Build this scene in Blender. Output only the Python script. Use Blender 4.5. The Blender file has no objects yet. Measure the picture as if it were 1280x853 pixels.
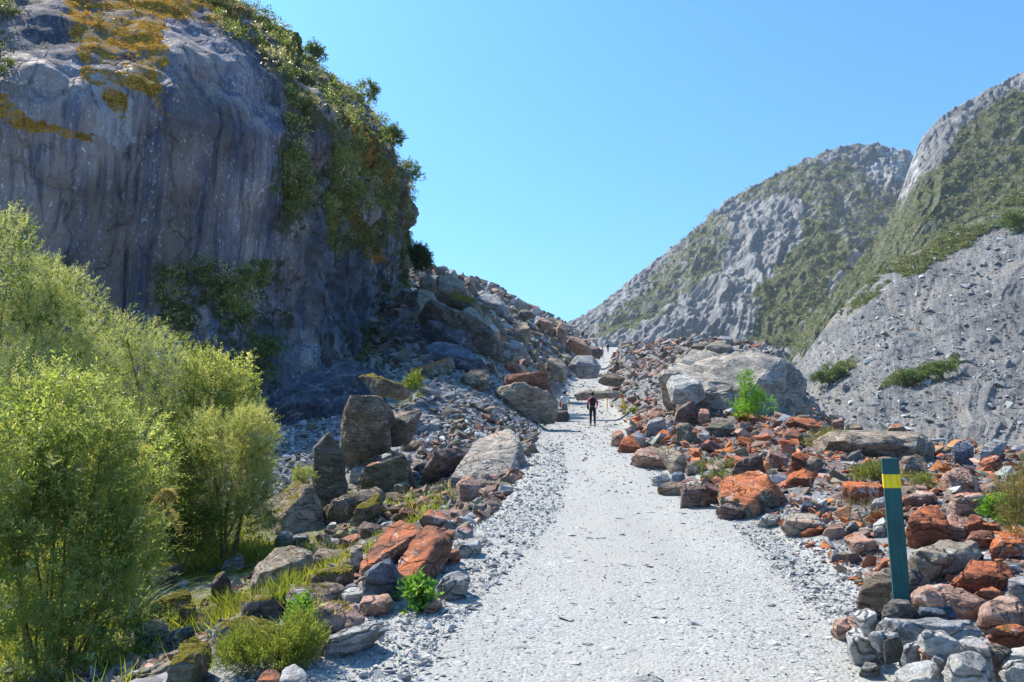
import bpy, bmesh, math, random
import numpy as np
from mathutils import Vector

# ------------------------------------------------------------------ camera, sky, sun, exposure
SC = bpy.context.scene
COL = SC.collection
F = 1000.0
PITCH = math.radians(7.0)
CAM = np.array([0.0, 0.0, 1.6])
SUN_EL = math.radians(53.0)
SUN_AZ = math.radians(-51.0)        # from +Y (up the valley), negative = towards the cliff

cd = bpy.data.cameras.new("camera")
cam = bpy.data.objects.new("camera", cd)
COL.objects.link(cam)
cd.sensor_width = 36.0
cd.lens = 36.0 * F / 1280.0
cd.clip_start = 0.05
cd.clip_end = 20000
cam.location = CAM
cam.rotation_euler = (math.radians(90) + PITCH, 0, 0)
SC.camera = cam

w = bpy.data.worlds.new("World")
SC.world = w
w.use_nodes = True
nt = w.node_tree
bg = nt.nodes["Background"]
sky = nt.nodes.new("ShaderNodeTexSky")
sky.sky_type = 'NISHITA'
sky.sun_disc = False
sky.sun_elevation = SUN_EL
sky.sun_rotation = SUN_AZ % (2 * math.pi)
sky.altitude = 100
sky.air_density = 1.0
sky.dust_density = 1.6
sky.ozone_density = 1.0
tint = nt.nodes.new("ShaderNodeMix"); tint.data_type = 'RGBA'; tint.blend_type = 'MULTIPLY'
tint.inputs[0].default_value = 1.0
tint.inputs[7].default_value = (0.40, 1.03, 1.55, 1)      # the photograph's clear cyan blue, all over the sky
nt.links.new(sky.outputs[0], tint.inputs[6])
nt.links.new(tint.outputs[2], bg.inputs[0])
bg.inputs[1].default_value = 0.10

sl = bpy.data.lights.new("sun", 'SUN')
so = bpy.data.objects.new("sun", sl)
COL.objects.link(so)
sl.energy = 5.0
sl.angle = math.radians(0.53)
sl.color = (1.0, 0.91, 0.77)
sd = Vector((math.sin(SUN_AZ) * math.cos(SUN_EL), math.cos(SUN_AZ) * math.cos(SUN_EL), math.sin(SUN_EL)))
so.rotation_euler = sd.to_track_quat('Z', 'Y').to_euler()
so.location = sd * 300

SC.view_settings.view_transform = 'Standard'
SC.view_settings.look = 'None'
SC.view_settings.gamma = 1.0
SC.view_settings.exposure = 0.82
SC.view_settings.use_curve_mapping = False
SC.cycles.max_bounces = 6
SC.cycles.diffuse_bounces = 3
SC.cycles.glossy_bounces = 2
SC.cycles.transmission_bounces = 3
SC.cycles.transparent_max_bounces = 4

# ------------------------------------------------------------------ numeric helpers
rng = np.random.default_rng(7)
random.seed(7)
_perm = np.random.default_rng(1).permutation(256)
_perm = np.concatenate([_perm, _perm, _perm])
_g = np.random.default_rng(2).normal(size=(256, 3))
_g /= np.linalg.norm(_g, axis=1)[:, None]

def pn(P, seed=0):
    P = np.asarray(P, float) + seed * 17.31
    I = np.floor(P).astype(int); f = P - I; I &= 255
    u = f * f * f * (f * (f * 6 - 15) + 10)
    out = 0
    for dx in (0, 1):
        wx = u[:, 0] if dx else 1 - u[:, 0]
        for dy in (0, 1):
            wy = u[:, 1] if dy else 1 - u[:, 1]
            for dz in (0, 1):
                wz = u[:, 2] if dz else 1 - u[:, 2]
                h = _perm[_perm[_perm[(I[:, 0] + dx) & 255] + ((I[:, 1] + dy) & 255)] + ((I[:, 2] + dz) & 255)]
                out = out + wx * wy * wz * ((f - np.array([dx, dy, dz])) * _g[h]).sum(1)
    return out * 1.5

def fbm(P, octv=4, seed=0, gain=0.5, lac=2.03):
    P = np.asarray(P, float); a = 1.0; s = 0.0
    for i in range(octv):
        s = s + a * pn(P, seed + i); P = P * lac; a *= gain
    return s

def ridged(P, octv=4, seed=0):
    P = np.asarray(P, float); a = 1.0; s = 0.0
    for i in range(octv):
        s = s + a * (1 - 2 * np.abs(pn(P, seed + i))); P = P * 2.07; a *= 0.5
    return s

def sst(a, b, x):
    t = np.clip((x - a) / (b - a), 0, 1)
    return t * t * (3 - 2 * t)

def ray(px, py):
    px = np.asarray(px, float); py = np.asarray(py, float)
    xc = (px - 640) / F; yu = (426.5 - py) / F
    return np.stack([xc, math.cos(PITCH) - yu * math.sin(PITCH), math.sin(PITCH) + yu * math.cos(PITCH)], -1)

def at(px, py, d):
    """the point at distance d (metres along +Y) seen in direction px, py of the photograph"""
    r = ray(px, py); d = np.asarray(d, float)
    return CAM + r * (d / r[..., 1])[..., None]

def proj(P):
    q = np.asarray(P, float) - CAM
    f = q[..., 1] * math.cos(PITCH) + q[..., 2] * math.sin(PITCH)
    u = -q[..., 1] * math.sin(PITCH) + q[..., 2] * math.cos(PITCH)
    f = np.where(np.abs(f) < 1e-3, 1e-3, f)
    return np.stack([640 + F * q[..., 0] / f, 426.5 - F * u / f, f], -1)

def inpoly(px, py, poly):
    px = np.asarray(px); py = np.asarray(py); ins = np.zeros(px.shape, bool)
    n = len(poly)
    for i in range(n):
        x1, y1 = poly[i]; x2, y2 = poly[(i + 1) % n]
        if y1 == y2: continue
        c = ((y1 > py) != (y2 > py)) & (px < (x2 - x1) * (py - y1) / (y2 - y1) + x1)
        ins ^= c
    return ins

# ------------------------------------------------------------------ object helpers
def tag(o, label=None, cat=None, group=None, kind=None):
    if label: o['label'] = label
    if cat: o['category'] = cat
    if group: o['group'] = group
    if kind: o['kind'] = kind
    return o

def thing(name, label, cat, loc=(0, 0, 0), group=None):
    o = bpy.data.objects.new(name, None)
    COL.objects.link(o); o.location = loc; o.empty_display_size = 0.1
    return tag(o, label, cat, group)

def mesh(name, V, Fc, mat=None, smooth=True, colors=None, attrs=None):
    V = np.asarray(V, np.float32); Fc = np.asarray(Fc, np.int32)
    me = bpy.data.meshes.new(name)
    n, k = Fc.shape
    me.vertices.add(len(V)); me.vertices.foreach_set("co", V.ravel())
    me.loops.add(n * k); me.loops.foreach_set("vertex_index", Fc.ravel())
    me.polygons.add(n); me.polygons.foreach_set("loop_start", np.arange(0, n * k, k, dtype=np.int32))
    me.polygons.foreach_set("use_smooth", np.full(n, smooth, bool))
    if colors is not None:
        c = np.ones((len(V), 4), np.float32); c[:, :3] = colors
        a = me.color_attributes.new("tint", 'FLOAT_COLOR', 'POINT'); a.data.foreach_set("color", c.ravel())
    for kx, v in (attrs or {}).items():
        a = me.attributes.new(kx, 'FLOAT', 'POINT'); a.data.foreach_set("value", np.asarray(v, np.float32))
    me.update(); me.validate()
    if mat: me.materials.append(mat)
    return me

def obj(name, me, parent=None, loc=(0, 0, 0)):
    o = bpy.data.objects.new(name, me); COL.objects.link(o); o.location = loc
    if parent is not None: o.parent = parent
    return o

def grid_faces(nu, nv):
    i = np.arange(nu - 1)[:, None] * nv + np.arange(nv - 1)[None, :]
    return np.stack([i, i + nv, i + nv + 1, i + 1], -1).reshape(-1, 4)

def bm_mesh(name, bm, mat, sharp=None):
    me = bpy.data.meshes.new(name); bm.to_mesh(me); bm.free()
    me.materials.append(mat)
    if sharp is not None:
        me.polygons.foreach_set("use_smooth", np.full(len(me.polygons), True))
        me.set_sharp_from_angle(angle=math.radians(sharp))
    return me

# ------------------------------------------------------------------ materials
class NT:
    def __init__(s, name):
        s.m = bpy.data.materials.new(name); s.m.use_nodes = True
        s.t = s.m.node_tree; s.t.nodes.clear()
        s.out = s.t.nodes.new("ShaderNodeOutputMaterial")
    def n(s, typ, inp=None, **kw):
        x = s.t.nodes.new("ShaderNode" + typ)
        for k, v in kw.items(): setattr(x, k, v)
        for k, v in (inp or {}).items():
            i = x.inputs[k]
            if hasattr(v, 'is_output') or isinstance(v, bpy.types.NodeSocket): s.t.links.new(v, i)
            else: i.default_value = v
        return x
    def math(s, op, a, b=None, c=None, clamp=False):
        x = s.n("Math", {0: a}, operation=op, use_clamp=clamp)
        if b is not None: s._set(x.inputs[1], b)
        if c is not None: s._set(x.inputs[2], c)
        return x.outputs[0]
    def _set(s, i, v):
        if isinstance(v, bpy.types.NodeSocket): s.t.links.new(v, i)
        else: i.default_value = v
    def mix(s, f, a, b, blend='MIX'):
        x = s.n("Mix", data_type='RGBA', blend_type=blend)
        s._set(x.inputs[0], f); s._set(x.inputs[6], a if isinstance(a, bpy.types.NodeSocket) else (*a, 1)); s._set(x.inputs[7], b if isinstance(b, bpy.types.NodeSocket) else (*b, 1))
        return x.outputs[2]
    def ramp(s, f, lo, hi, a=0.0, b=1.0):
        x = s.n("MapRange", {0: f, 1: lo, 2: hi, 3: a, 4: b}, interpolation_type='SMOOTHSTEP')
        return x.outputs[0]
    def noise(s, vec, scale, detail=4, rough=0.55, dist=0.0):
        x = s.n("TexNoise", {"Vector": vec, "Scale": scale, "Detail": detail, "Roughness": rough, "Distortion": dist})
        return x.outputs[0]
    def bsdf(s, col, rough=0.85, bump=None, strength=0.5, dist=0.02, spec=0.3):
        p = s.n("BsdfPrincipled", {"Roughness": rough, "Specular IOR Level": spec})
        s._set(p.inputs["Base Color"], col if isinstance(col, bpy.types.NodeSocket) else (*col, 1))
        if bump is not None:
            b = s.n("Bump", {"Strength": strength, "Distance": dist, "Height": bump})
            s.t.links.new(b.outputs[0], p.inputs["Normal"])
        s.t.links.new(p.outputs[0], s.out.inputs[0])
        return p

def simple(name, col, rough=0.7, spec=0.3, var=0.15, scale=8.0):
    k = NT(name)
    tc = k.n("TexCoord").outputs["Object"]
    nz = k.noise(tc, scale, 4)
    v = k.ramp(nz, 0.3, 0.7, 1 - var, 1 + var)
    c = k.mix(1.0, col, k.n("CombineColor", {0: v, 1: v, 2: v}).outputs[0], 'MULTIPLY')
    k.bsdf(c, rough, nz, 0.25, 0.01, spec)
    return k.m

def rock_material(name="rock_schist"):
    k = NT(name)
    tc = k.n("TexCoord"); P = tc.outputs["Object"]
    oi = k.n("ObjectInfo"); base = oi.outputs["Color"]; rnd = oi.outputs["Random"]
    off = k.n("VectorMath", {0: P, 1: k.n("CombineXYZ", {0: k.math('MULTIPLY', rnd, 31.0), 1: k.math('MULTIPLY', rnd, 17.0), 2: k.math('MULTIPLY', rnd, 53.0)}).outputs[0]}, operation='ADD').outputs[0]
    geo = k.n("NewGeometry"); nz = k.n("SeparateXYZ", {0: geo.outputs["Normal"]}).outputs[2]
    lich = k.n("Attribute", attribute_type='OBJECT', attribute_name='lichen').outputs["Fac"]
    moss = k.n("Attribute", attribute_type='OBJECT', attribute_name='moss').outputs["Fac"]
    big = k.noise(off, 2.2, 5, 0.6, 0.6)
    med = k.noise(off, 9.0, 6, 0.65, 0.3)
    fin = k.noise(off, 55.0, 5, 0.7)
    # schist foliation: thin bands in a plane of the rock's own
    st = k.n("VectorMath", {0: off, 1: (0.55, 0.25, 2.6)}, operation='MULTIPLY').outputs[0]
    band = k.noise(st, 7.0, 5, 0.7, 0.9)
    v = k.math('ADD', k.ramp(big, 0.3, 0.7, 0.62, 1.2), k.ramp(band, 0.35, 0.65, -0.26, 0.26))
    v = k.math('ADD', v, k.ramp(fin, 0.32, 0.68, -0.24, 0.24))
    c = k.mix(1.0, base, k.n("CombineColor", {0: v, 1: v, 2: v}).outputs[0], 'MULTIPLY')
    # rusty stain
    c = k.mix(k.math('MULTIPLY', k.ramp(med, 0.52, 0.72), 0.4), c, (0.27, 0.17, 0.11))
    # pale crust lichen and quartz flecks
    vo = k.n("TexVoronoi", {"Vector": off, "Scale": 14.0, "Randomness": 1.0}).outputs["Distance"]
    spots = k.math('MULTIPLY', k.ramp(vo, 0.34, 0.2), k.ramp(big, 0.5, 0.62))
    c = k.mix(k.math('MULTIPLY', spots, 0.45), c, (0.50, 0.49, 0.45))
    # orange-red algae
    lm = k.math('ADD', k.math('ADD', k.math('MULTIPLY', big, 0.9), k.math('MULTIPLY', med, 0.7)), k.math('MULTIPLY', nz, 0.50))
    lm = k.math('ADD', lm, lich)
    lmask = k.ramp(lm, 1.36, 1.54)
    oc = k.mix(k.ramp(fin, 0.35, 0.65), (0.40, 0.09, 0.03), (0.66, 0.23, 0.075))
    oc = k.mix(k.ramp(med, 0.35, 0.7), oc, (0.34, 0.12, 0.07))
    c = k.mix(k.math('MULTIPLY', lmask, 0.9), c, oc)
    # yellow-green moss
    mm = k.math('ADD', k.math('ADD', k.math('MULTIPLY', med, 0.8), k.math('MULTIPLY', big, 0.8)), k.math('MULTIPLY', nz, 0.55))
    mm = k.math('ADD', mm, moss)
    mmask = k.ramp(mm, 1.50, 1.66)
    mc = k.mix(k.ramp(fin, 0.35, 0.65), (0.10, 0.085, 0.012), (0.32, 0.26, 0.035))
    c = k.mix(mmask, c, mc)
    h = k.math('ADD', k.math('MULTIPLY', band, 0.7), k.math('ADD', k.math('MULTIPLY', med, 0.9), k.math('MULTIPLY', fin, 0.35)))
    h = k.math('ADD', h, k.math('MULTIPLY', mmask, k.math('MULTIPLY', fin, 1.2)))
    crack = k.n("TexVoronoi", {"Vector": k.n("VectorMath", {0: st, 1: k.n("TexNoise", {"Vector": off, "Scale": 3.0}).outputs["Color"]}, operation='ADD').outputs[0], "Scale": 1.7}, feature='DISTANCE_TO_EDGE').outputs["Distance"]
    h = k.math('ADD', h, k.ramp(crack, 0.0, 0.05, -0.7, 0.0))
    vein = k.n("TexVoronoi", {"Vector": k.n("VectorMath", {0: off, 1: k.n("TexNoise", {"Vector": off, "Scale": 2.0, "Detail": 5.0}).outputs["Color"]}, operation='ADD').outputs[0], "Scale": 1.1}, feature='DISTANCE_TO_EDGE').outputs["Distance"]
    c = k.mix(k.math('MULTIPLY', k.math('MULTIPLY', k.ramp(vein, 0.016, 0.004), k.ramp(big, 0.46, 0.56)), 0.7), c, (0.52, 0.50, 0.46))
    c = k.mix(k.math('MULTIPLY', k.ramp(crack, 0.022, 0.0), 0.75), c, (0.05, 0.045, 0.04))
    k.bsdf(c, 0.9, h, 0.9, 0.05, 0.10)
    return k.m

def rubble_material(name, bump=0.02, scale=30.0):
    k = NT(name)
    a = k.n("Attribute", attribute_name='tint').outputs["Color"]
    P = k.n("TexCoord").outputs["Object"]
    nz = k.noise(P, scale, 4, 0.65)
    v = k.ramp(nz, 0.25, 0.75, 0.7, 1.28)
    c = k.mix(1.0, a, k.n("CombineColor", {0: v, 1: v, 2: v}).outputs[0], 'MULTIPLY')
    k.bsdf(c, 0.95, nz, 0.5, bump, 0.08)
    return k.m

def leaf_material(name, trans=0.35):
    k = NT(name)
    a = k.n("Attribute", attribute_name='tint').outputs["Color"]
    d = k.n("BsdfPrincipled", {"Base Color": a, "Roughness": 0.5, "Specular IOR Level": 0.35})
    t = k.n("BsdfTranslucent", {"Color": k.mix(1.0, a, (1.5, 1.45, 0.75), 'MULTIPLY')})
    m = k.n("MixShader", {0: trans, 1: d.outputs[0], 2: t.outputs[0]})
    k.t.links.new(m.outputs[0], k.out.inputs[0])
    return k.m

def ground_material():
    k = NT("gravel_ground")
    P = k.n("TexCoord").outputs["Object"]
    pa = k.n("Attribute", attribute_name='path').outputs["Fac"]
    gr = k.n("Attribute", attribute_name='green').outputs["Fac"]
    rd = k.n("Attribute", attribute_name='red').outputs["Fac"]
    n1 = k.noise(P, 0.7, 5, 0.6); n2 = k.noise(P, 6.0, 6, 0.7); n3 = k.noise(P, 60.0, 4, 0.7)
    vo = k.n("TexVoronoi", {"Vector": P, "Scale": 38.0}); vc = k.n("SeparateColor", {0: vo.outputs["Color"]}).outputs[0]
    vo2 = k.n("TexVoronoi", {"Vector": P, "Scale": 7.0}); vc2 = k.n("SeparateColor", {0: vo2.outputs["Color"]}).outputs[0]
    g = k.ramp(k.math('ADD', k.math('MULTIPLY', vc, 0.6), k.math('MULTIPLY', n3, 0.5)), 0.1, 1.0, 0.27, 0.41)
    wn = k.noise(k.n('VectorMath', {0: P, 1: (1.0, 0.22, 1.0)}, operation='MULTIPLY').outputs[0], 1.6, 4, 0.6)
    pc = k.mix(k.math('MULTIPLY', k.ramp(k.math('ADD', k.math('MULTIPLY', n1, 0.5), k.math('MULTIPLY', wn, 0.5)), 0.42, 0.60), 0.85), k.n("CombineColor", {0: g, 1: g, 2: k.math('MULTIPLY', g, 0.96)}).outputs[0], (0.35, 0.338, 0.315))
    e = k.ramp(k.math('ADD', k.math('MULTIPLY', vc2, 0.7), k.math('MULTIPLY', n2, 0.5)), 0.2, 1.0, 0.09, 0.28)
    ec = k.n("CombineColor", {0: e, 1: e, 2: k.math('MULTIPLY', e, 1.03)}).outputs[0]
    ec = k.mix(k.math('MULTIPLY', rd, k.ramp(n2, 0.4, 0.65)), ec, (0.15, 0.085, 0.06))
    c = k.mix(k.ramp(k.math('ADD', pa, k.math('MULTIPLY', k.math('SUBTRACT', n2, 0.5), 0.8)), 0.3, 0.75), ec, pc)
    gc = k.mix(k.ramp(n3, 0.35, 0.65), (0.07, 0.085, 0.014), (0.22, 0.22, 0.035))
    gc = k.mix(k.ramp(n2, 0.5, 0.7), gc, (0.07, 0.05, 0.03))
    c = k.mix(k.ramp(k.math('ADD', gr, k.math('MULTIPLY', k.math('SUBTRACT', n2, 0.5), 0.9)), 0.35, 0.65), c, gc)
    h = k.math('ADD', k.math('MULTIPLY', vo.outputs["Distance"], -0.5), k.math('ADD', k.math('MULTIPLY', n3, 0.4), k.math('MULTIPLY', n2, 0.8)))
    k.bsdf(c, 1.0, h, 0.6, 0.03, 0.05)
    return k.m

def cliff_material():
    k = NT("cliff_rock")
    P = k.n("TexCoord").outputs["Object"]
    at_ = lambda n: k.n("Attribute", attribute_name=n).outputs["Fac"]
    moss, veg, pale, wet = at_('moss'), at_('veg'), at_('pale'), at_('wet')
    st = k.n("VectorMath", {0: P, 1: (1.0, 1.0, 0.055)}, operation='MULTIPLY').outputs[0]
    s1 = k.noise(st, 0.45, 7, 0.66, 0.5); s2 = k.noise(st, 1.7, 7, 0.72, 0.4); s3 = k.noise(st, 6.0, 5, 0.75, 0.2)
    n1 = k.noise(P, 0.35, 6, 0.6, 0.4); n2 = k.noise(P, 2.0, 6, 0.68); n3 = k.noise(P, 9.0, 5, 0.7)
    c = k.mix(k.ramp(s1, 0.42, 0.58), (0.080, 0.092, 0.135), (0.235, 0.185, 0.165))
    c = k.mix(k.math('MULTIPLY', k.ramp(s3, 0.50, 0.64), 0.45), c, (0.30, 0.27, 0.265))
    c = k.mix(k.ramp(s2, 0.50, 0.66), c, (0.24, 0.21, 0.205))
    c = k.mix(k.math('MULTIPLY', k.ramp(s2, 0.47, 0.34), 0.85), c, (0.045, 0.052, 0.07))
    c = k.mix(k.math('MULTIPLY', k.ramp(n2, 0.52, 0.68), 0.6), c, (0.10, 0.082, 0.062))
    # white mineral flecks strung down the streaks
    n4 = k.noise(k.n('VectorMath', {0: P, 1: (1.0, 1.0, 0.55)}, operation='MULTIPLY').outputs[0], 8.0, 3, 0.8)
    fl = k.math('MULTIPLY', k.ramp(n4, 0.58, 0.64), k.ramp(s2, 0.46, 0.58))
    c = k.mix(k.math('MULTIPLY', fl, 0.8), c, (0.62, 0.62, 0.64))
    pm = k.ramp(k.math('ADD', pale, k.math('MULTIPLY', k.math('SUBTRACT', k.math('ADD', k.math('MULTIPLY', s3, 0.6), k.math('MULTIPLY', n3, 0.4)), 0.5), 2.2)), 0.40, 0.95)
    big = k.noise(P, 0.16, 3, 0.5, 0.4)
    bv = k.ramp(big, 0.36, 0.64, 0.78, 1.75)
    c = k.mix(1.0, c, k.n('CombineColor', {0: bv, 1: bv, 2: bv}).outputs[0], 'MULTIPLY')
    c = k.mix(pm, c, (0.40, 0.41, 0.43))
    wm = k.ramp(k.math('ADD', wet, k.math('MULTIPLY', k.math('SUBTRACT', s2, 0.5), 1.0)), 0.4, 0.7)
    c = k.mix(k.math('MULTIPLY', wm, 0.75), c, (0.07, 0.082, 0.108))
    mm = k.ramp(k.math('ADD', moss, k.math('MULTIPLY', k.math('SUBTRACT', k.math('ADD', k.math('MULTIPLY', n2, 0.6), k.math('MULTIPLY', n3, 0.4)), 0.5), 3.2)), 0.50, 0.85)
    mc = k.mix(k.ramp(n3, 0.35, 0.65), (0.17, 0.08, 0.014), (0.56, 0.31, 0.05))
    mc = k.mix(k.math('MULTIPLY', k.ramp(n2, 0.56, 0.74), 0.6), mc, (0.22, 0.18, 0.05))
    c = k.mix(mm, c, mc)
    vm = k.ramp(k.math('ADD', veg, k.math('MULTIPLY', k.math('SUBTRACT', n2, 0.5), 1.4)), 0.45, 0.7)
    vc = k.mix(k.ramp(n3, 0.35, 0.65), (0.035, 0.045, 0.012), (0.10, 0.10, 0.035))
    c = k.mix(k.math('MULTIPLY', vm, 0.85), c, vc)
    crack = k.n("TexVoronoi", {"Vector": k.n("VectorMath", {0: st, 1: k.n("TexNoise", {"Vector": P, "Scale": 0.8, "Detail": 4.0}).outputs["Color"]}, operation='ADD').outputs[0], "Scale": 0.5}, feature='DISTANCE_TO_EDGE').outputs["Distance"]
    h = k.math('ADD', k.math('ADD', k.math('MULTIPLY', n2, 1.0), k.math('MULTIPLY', n3, 0.45)), k.math('MULTIPLY', s2, 0.6))
    c = k.mix(k.math('MULTIPLY', k.ramp(crack, 0.010, 0.0), k.math('MULTIPLY', k.ramp(n1, 0.46, 0.60), 0.5)), c, (0.025, 0.025, 0.03))
    h = k.math('ADD', h, k.ramp(crack, 0.0, 0.04, -0.9, 0.0))
    p = k.bsdf(c, 0.6, h, 0.8, 0.25, 0.35)
    k._set(p.inputs["Specular IOR Level"], k.math('MULTIPLY', k.ramp(k.math('ADD', wet, k.math('MULTIPLY', k.math('SUBTRACT', s2, 0.5), 1.2)), 0.0, 0.8, 0.08, 0.42), k.math('SUBTRACT', 1.0, mm, clamp=True)))
    k._set(p.inputs["Roughness"], k.ramp(k.math('ADD', k.math('ADD', wet, pale), k.math('MULTIPLY', k.math('SUBTRACT', s2, 0.5), 1.5)), 0.0, 1.0, 0.85, 0.36))
    return k.m

def mountain_material(name, scale, rock_a, rock_b, fleck):
    k = NT(name)
    P = k.n("TexCoord").outputs["Object"]
    veg = k.n("Attribute", attribute_name='veg').outputs["Fac"]
    pale = k.n("Attribute", attribute_name='pale').outputs["Fac"]
    fall = k.n("Attribute", attribute_name='fall').outputs["Fac"]
    n1 = k.noise(P, 0.02 * scale, 6, 0.65, 0.5); n2 = k.noise(P, 0.12 * scale, 6, 0.7); n3 = k.noise(P, 0.6 * scale, 5, 0.75)
    fn = k.noise(k.n("CombineXYZ", {0: fall, 1: k.math('MULTIPLY', n1, 0.6), 2: 0.0}).outputs[0], 9.0, 6, 0.75)
    c = k.mix(k.ramp(k.math('ADD', k.math('MULTIPLY', n1, 0.5), k.math('MULTIPLY', fn, 0.5)), 0.38, 0.62), rock_a, rock_b)
    c = k.mix(k.math('MULTIPLY', k.ramp(n3, 0.56, 0.7), fleck), c, (0.47, 0.46, 0.44))
    c = k.mix(k.math('MULTIPLY', k.ramp(n2, 0.50, 0.36), 0.65), c, (0.105, 0.105, 0.11))
    c = k.mix(k.math('MULTIPLY', k.ramp(fn, 0.52, 0.66), 0.45), c, (0.36, 0.35, 0.335))
    c = k.mix(k.math('MULTIPLY', k.ramp(k.math('ADD', n1, k.math('MULTIPLY', n2, 0.4)), 0.70, 0.90), 0.55), c, (0.21, 0.165, 0.125))
    n0 = k.noise(P, 0.009 * scale, 5, 0.6, 1.2)
    c = k.mix(k.math('MULTIPLY', k.ramp(k.math('ADD', k.math('MULTIPLY', n0, 0.6), k.math('MULTIPLY', fn, 0.4)), 0.50, 0.38), 0.6), c, (0.10, 0.098, 0.10))
    c = k.mix(k.ramp(k.math('ADD', pale, k.math('MULTIPLY', k.math('SUBTRACT', n2, 0.5), 1.6)), 0.45, 0.7), c, (0.58, 0.57, 0.58))
    vm = k.ramp(k.math('ADD', veg, k.math('MULTIPLY', k.math('SUBTRACT', n2, 0.5), 1.1)), 0.42, 0.62)
    vc = k.mix(k.ramp(n3, 0.35, 0.65), (0.045, 0.06, 0.022), (0.13, 0.14, 0.055))
    vc = k.mix(k.ramp(n2, 0.45, 0.7), vc, (0.15, 0.13, 0.06))
    c = k.mix(k.math('MULTIPLY', vm, 0.92), c, vc)
    h = k.math('ADD', k.math('MULTIPLY', n2, 1.0), k.math('ADD', k.math('MULTIPLY', n3, 0.5), k.math('MULTIPLY', fn, 1.2)))
    k.bsdf(c, 0.95, h, 0.9, 2.2 / scale, 0.1)
    return k.m

M_ROCK = rock_material()
M_RUB = rubble_material("rubble_stone", 0.03, 9.0)
M_GRAV = rubble_material("gravel_stone", 0.004, 60.0)
M_LEAF = leaf_material("leaf", 0.55)
M_SCRUB = leaf_material("scrub_leaf", 0.25)
M_GRND = ground_material()
M_CLIFF = cliff_material()
M_MTN = mountain_material("mountain_rock", 1.0, (0.20, 0.20, 0.205), (0.36, 0.355, 0.35), 0.35)
M_SCREE = mountain_material("scree_rock", 4.0, (0.135, 0.135, 0.138), (0.29, 0.28, 0.265), 0.5)
def weathered_paint(name, col, under):
    k = NT(name); P = k.n("TexCoord").outputs["Object"]
    g = k.noise(k.n("VectorMath", {0: P, 1: (1.0, 1.0, 0.06)}, operation='MULTIPLY').outputs[0], 90.0, 5, 0.7); m = k.noise(P, 14.0, 6, 0.7); b = k.noise(P, 3.0, 3)
    v = k.math('ADD', k.ramp(g, 0.3, 0.7, 0.72, 1.18), k.ramp(b, 0.35, 0.65, -0.12, 0.16))
    c = k.mix(1.0, col, k.n("CombineColor", {0: v, 1: v, 2: v}).outputs[0], 'MULTIPLY')
    c = k.mix(k.math('MULTIPLY', k.ramp(k.math('ADD', k.math('MULTIPLY', m, 0.7), k.math('MULTIPLY', g, 0.3)), 0.60, 0.68), 0.55), c, under)
    k.bsdf(c, 0.6, g, 0.35, 0.003, 0.35)
    return k.m

M_BARK = simple("bark", (0.16, 0.10, 0.06), 0.85, 0.2, 0.3, 20)

# ------------------------------------------------------------------ terrain
_yy = np.linspace(-40, 420, 1841)
_zp = np.interp(_yy, [-40, -10, 0, 45, 60, 80, 100, 130, 165, 185, 230, 420], [-2.2, -.55, 0, 2.5, 4.3, 7.0, 10.2, 15.3, 20.6, 22.0, 17, -12])
_xc = np.interp(_yy, [-40, 0, 5.3, 6.5, 10.7, 16, 27, 41, 60, 100, 165, 230], [.5, .5, .62, .85, 1.55, 1.85, 2.35, 3.9, 5.3, 9.9, 20.3, 28])
_hw = np.interp(_yy, [0, 5.3, 10.7, 16, 27, 41, 60, 100, 165], [1.95, 1.9, 1.62, 1.5, 1.4, 2.0, 1.6, 1.7, 1.8])
_k = np.exp(-np.linspace(-2.5, 2.5, 33) ** 2); _k /= _k.sum()
def _sm(a): return np.convolve(np.pad(a, 16, mode='edge'), _k, 'valid')
_zp, _xc, _hw = _sm(_zp), _sm(_xc), _sm(_hw)
def zp(y): return np.interp(y, _yy, _zp)
def xc(y): return np.interp(y, _yy, _xc)
def hw(y): return np.interp(y, _yy, _hw)

LY = np.array([0, 8, 14, 20, 26, 32, 38, 45, 55, 70, 100, 140, 180.])
LC = np.array([0, 1, 2.5, 4.5, 7, 11, 16, 25.])
LT = np.array([
    [0, -.15, -.7, -1.1, -1.1, -.8, 0, 1], [0, -.22, -.8, -1.15, -1.2, -.9, 0, 2], [0, -.3, -.9, -1.1, -1.2, -.9, 0, 2],
    [0, -.2, -.7, -1.0, -1.1, -.9, 0, 1], [0, .1, .3, .1, -.4, -.6, 0, 1], [0, .5, 1.5, 2.1, 1.0, .2, .4, 1],
    [0, .6, 1.9, 2.8, 2.2, 1.6, 1, 1], [0, .7, 2.1, 3.4, 3.2, 2.2, 2, 3], [0, .9, 2.6, 4.5, 5.6, 3.4, 2.5, 3],
    [0, 1.0, 2.8, 5.0, 7.6, 9.6, 7, 6], [0, 1, 2.7, 4.4, 6.6, 9.5, 12, 14], [0, .8, 2, 3.6, 5.2, 7, 9, 11], [0, .3, .8, 1.5, 2, 3, 3, 3]])
RY = np.array([0, 12, 20, 30, 38, 60, 100, 165.])
RC = np.array([0, 1, 3, 6, 10, 16, 30.])
RT = np.array([[0, .2, .3, .3, .3, .3, .3], [0, .2, .22, .1, 0, 0, 0], [0, .22, .2, .02, -.08, -.1, -.1], [0, .3, .5, .3, -.2, -.4, -.4],
               [0, .5, .9, .8, .5, 0, -.3], [0, .7, 2.0, 3.2, 4.2, 4.2, 3], [0, .5, 1.2, 2.2, 3.0, 3.2, 3], [0, .3, .5, .6, .5, 0, -2]])
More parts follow.
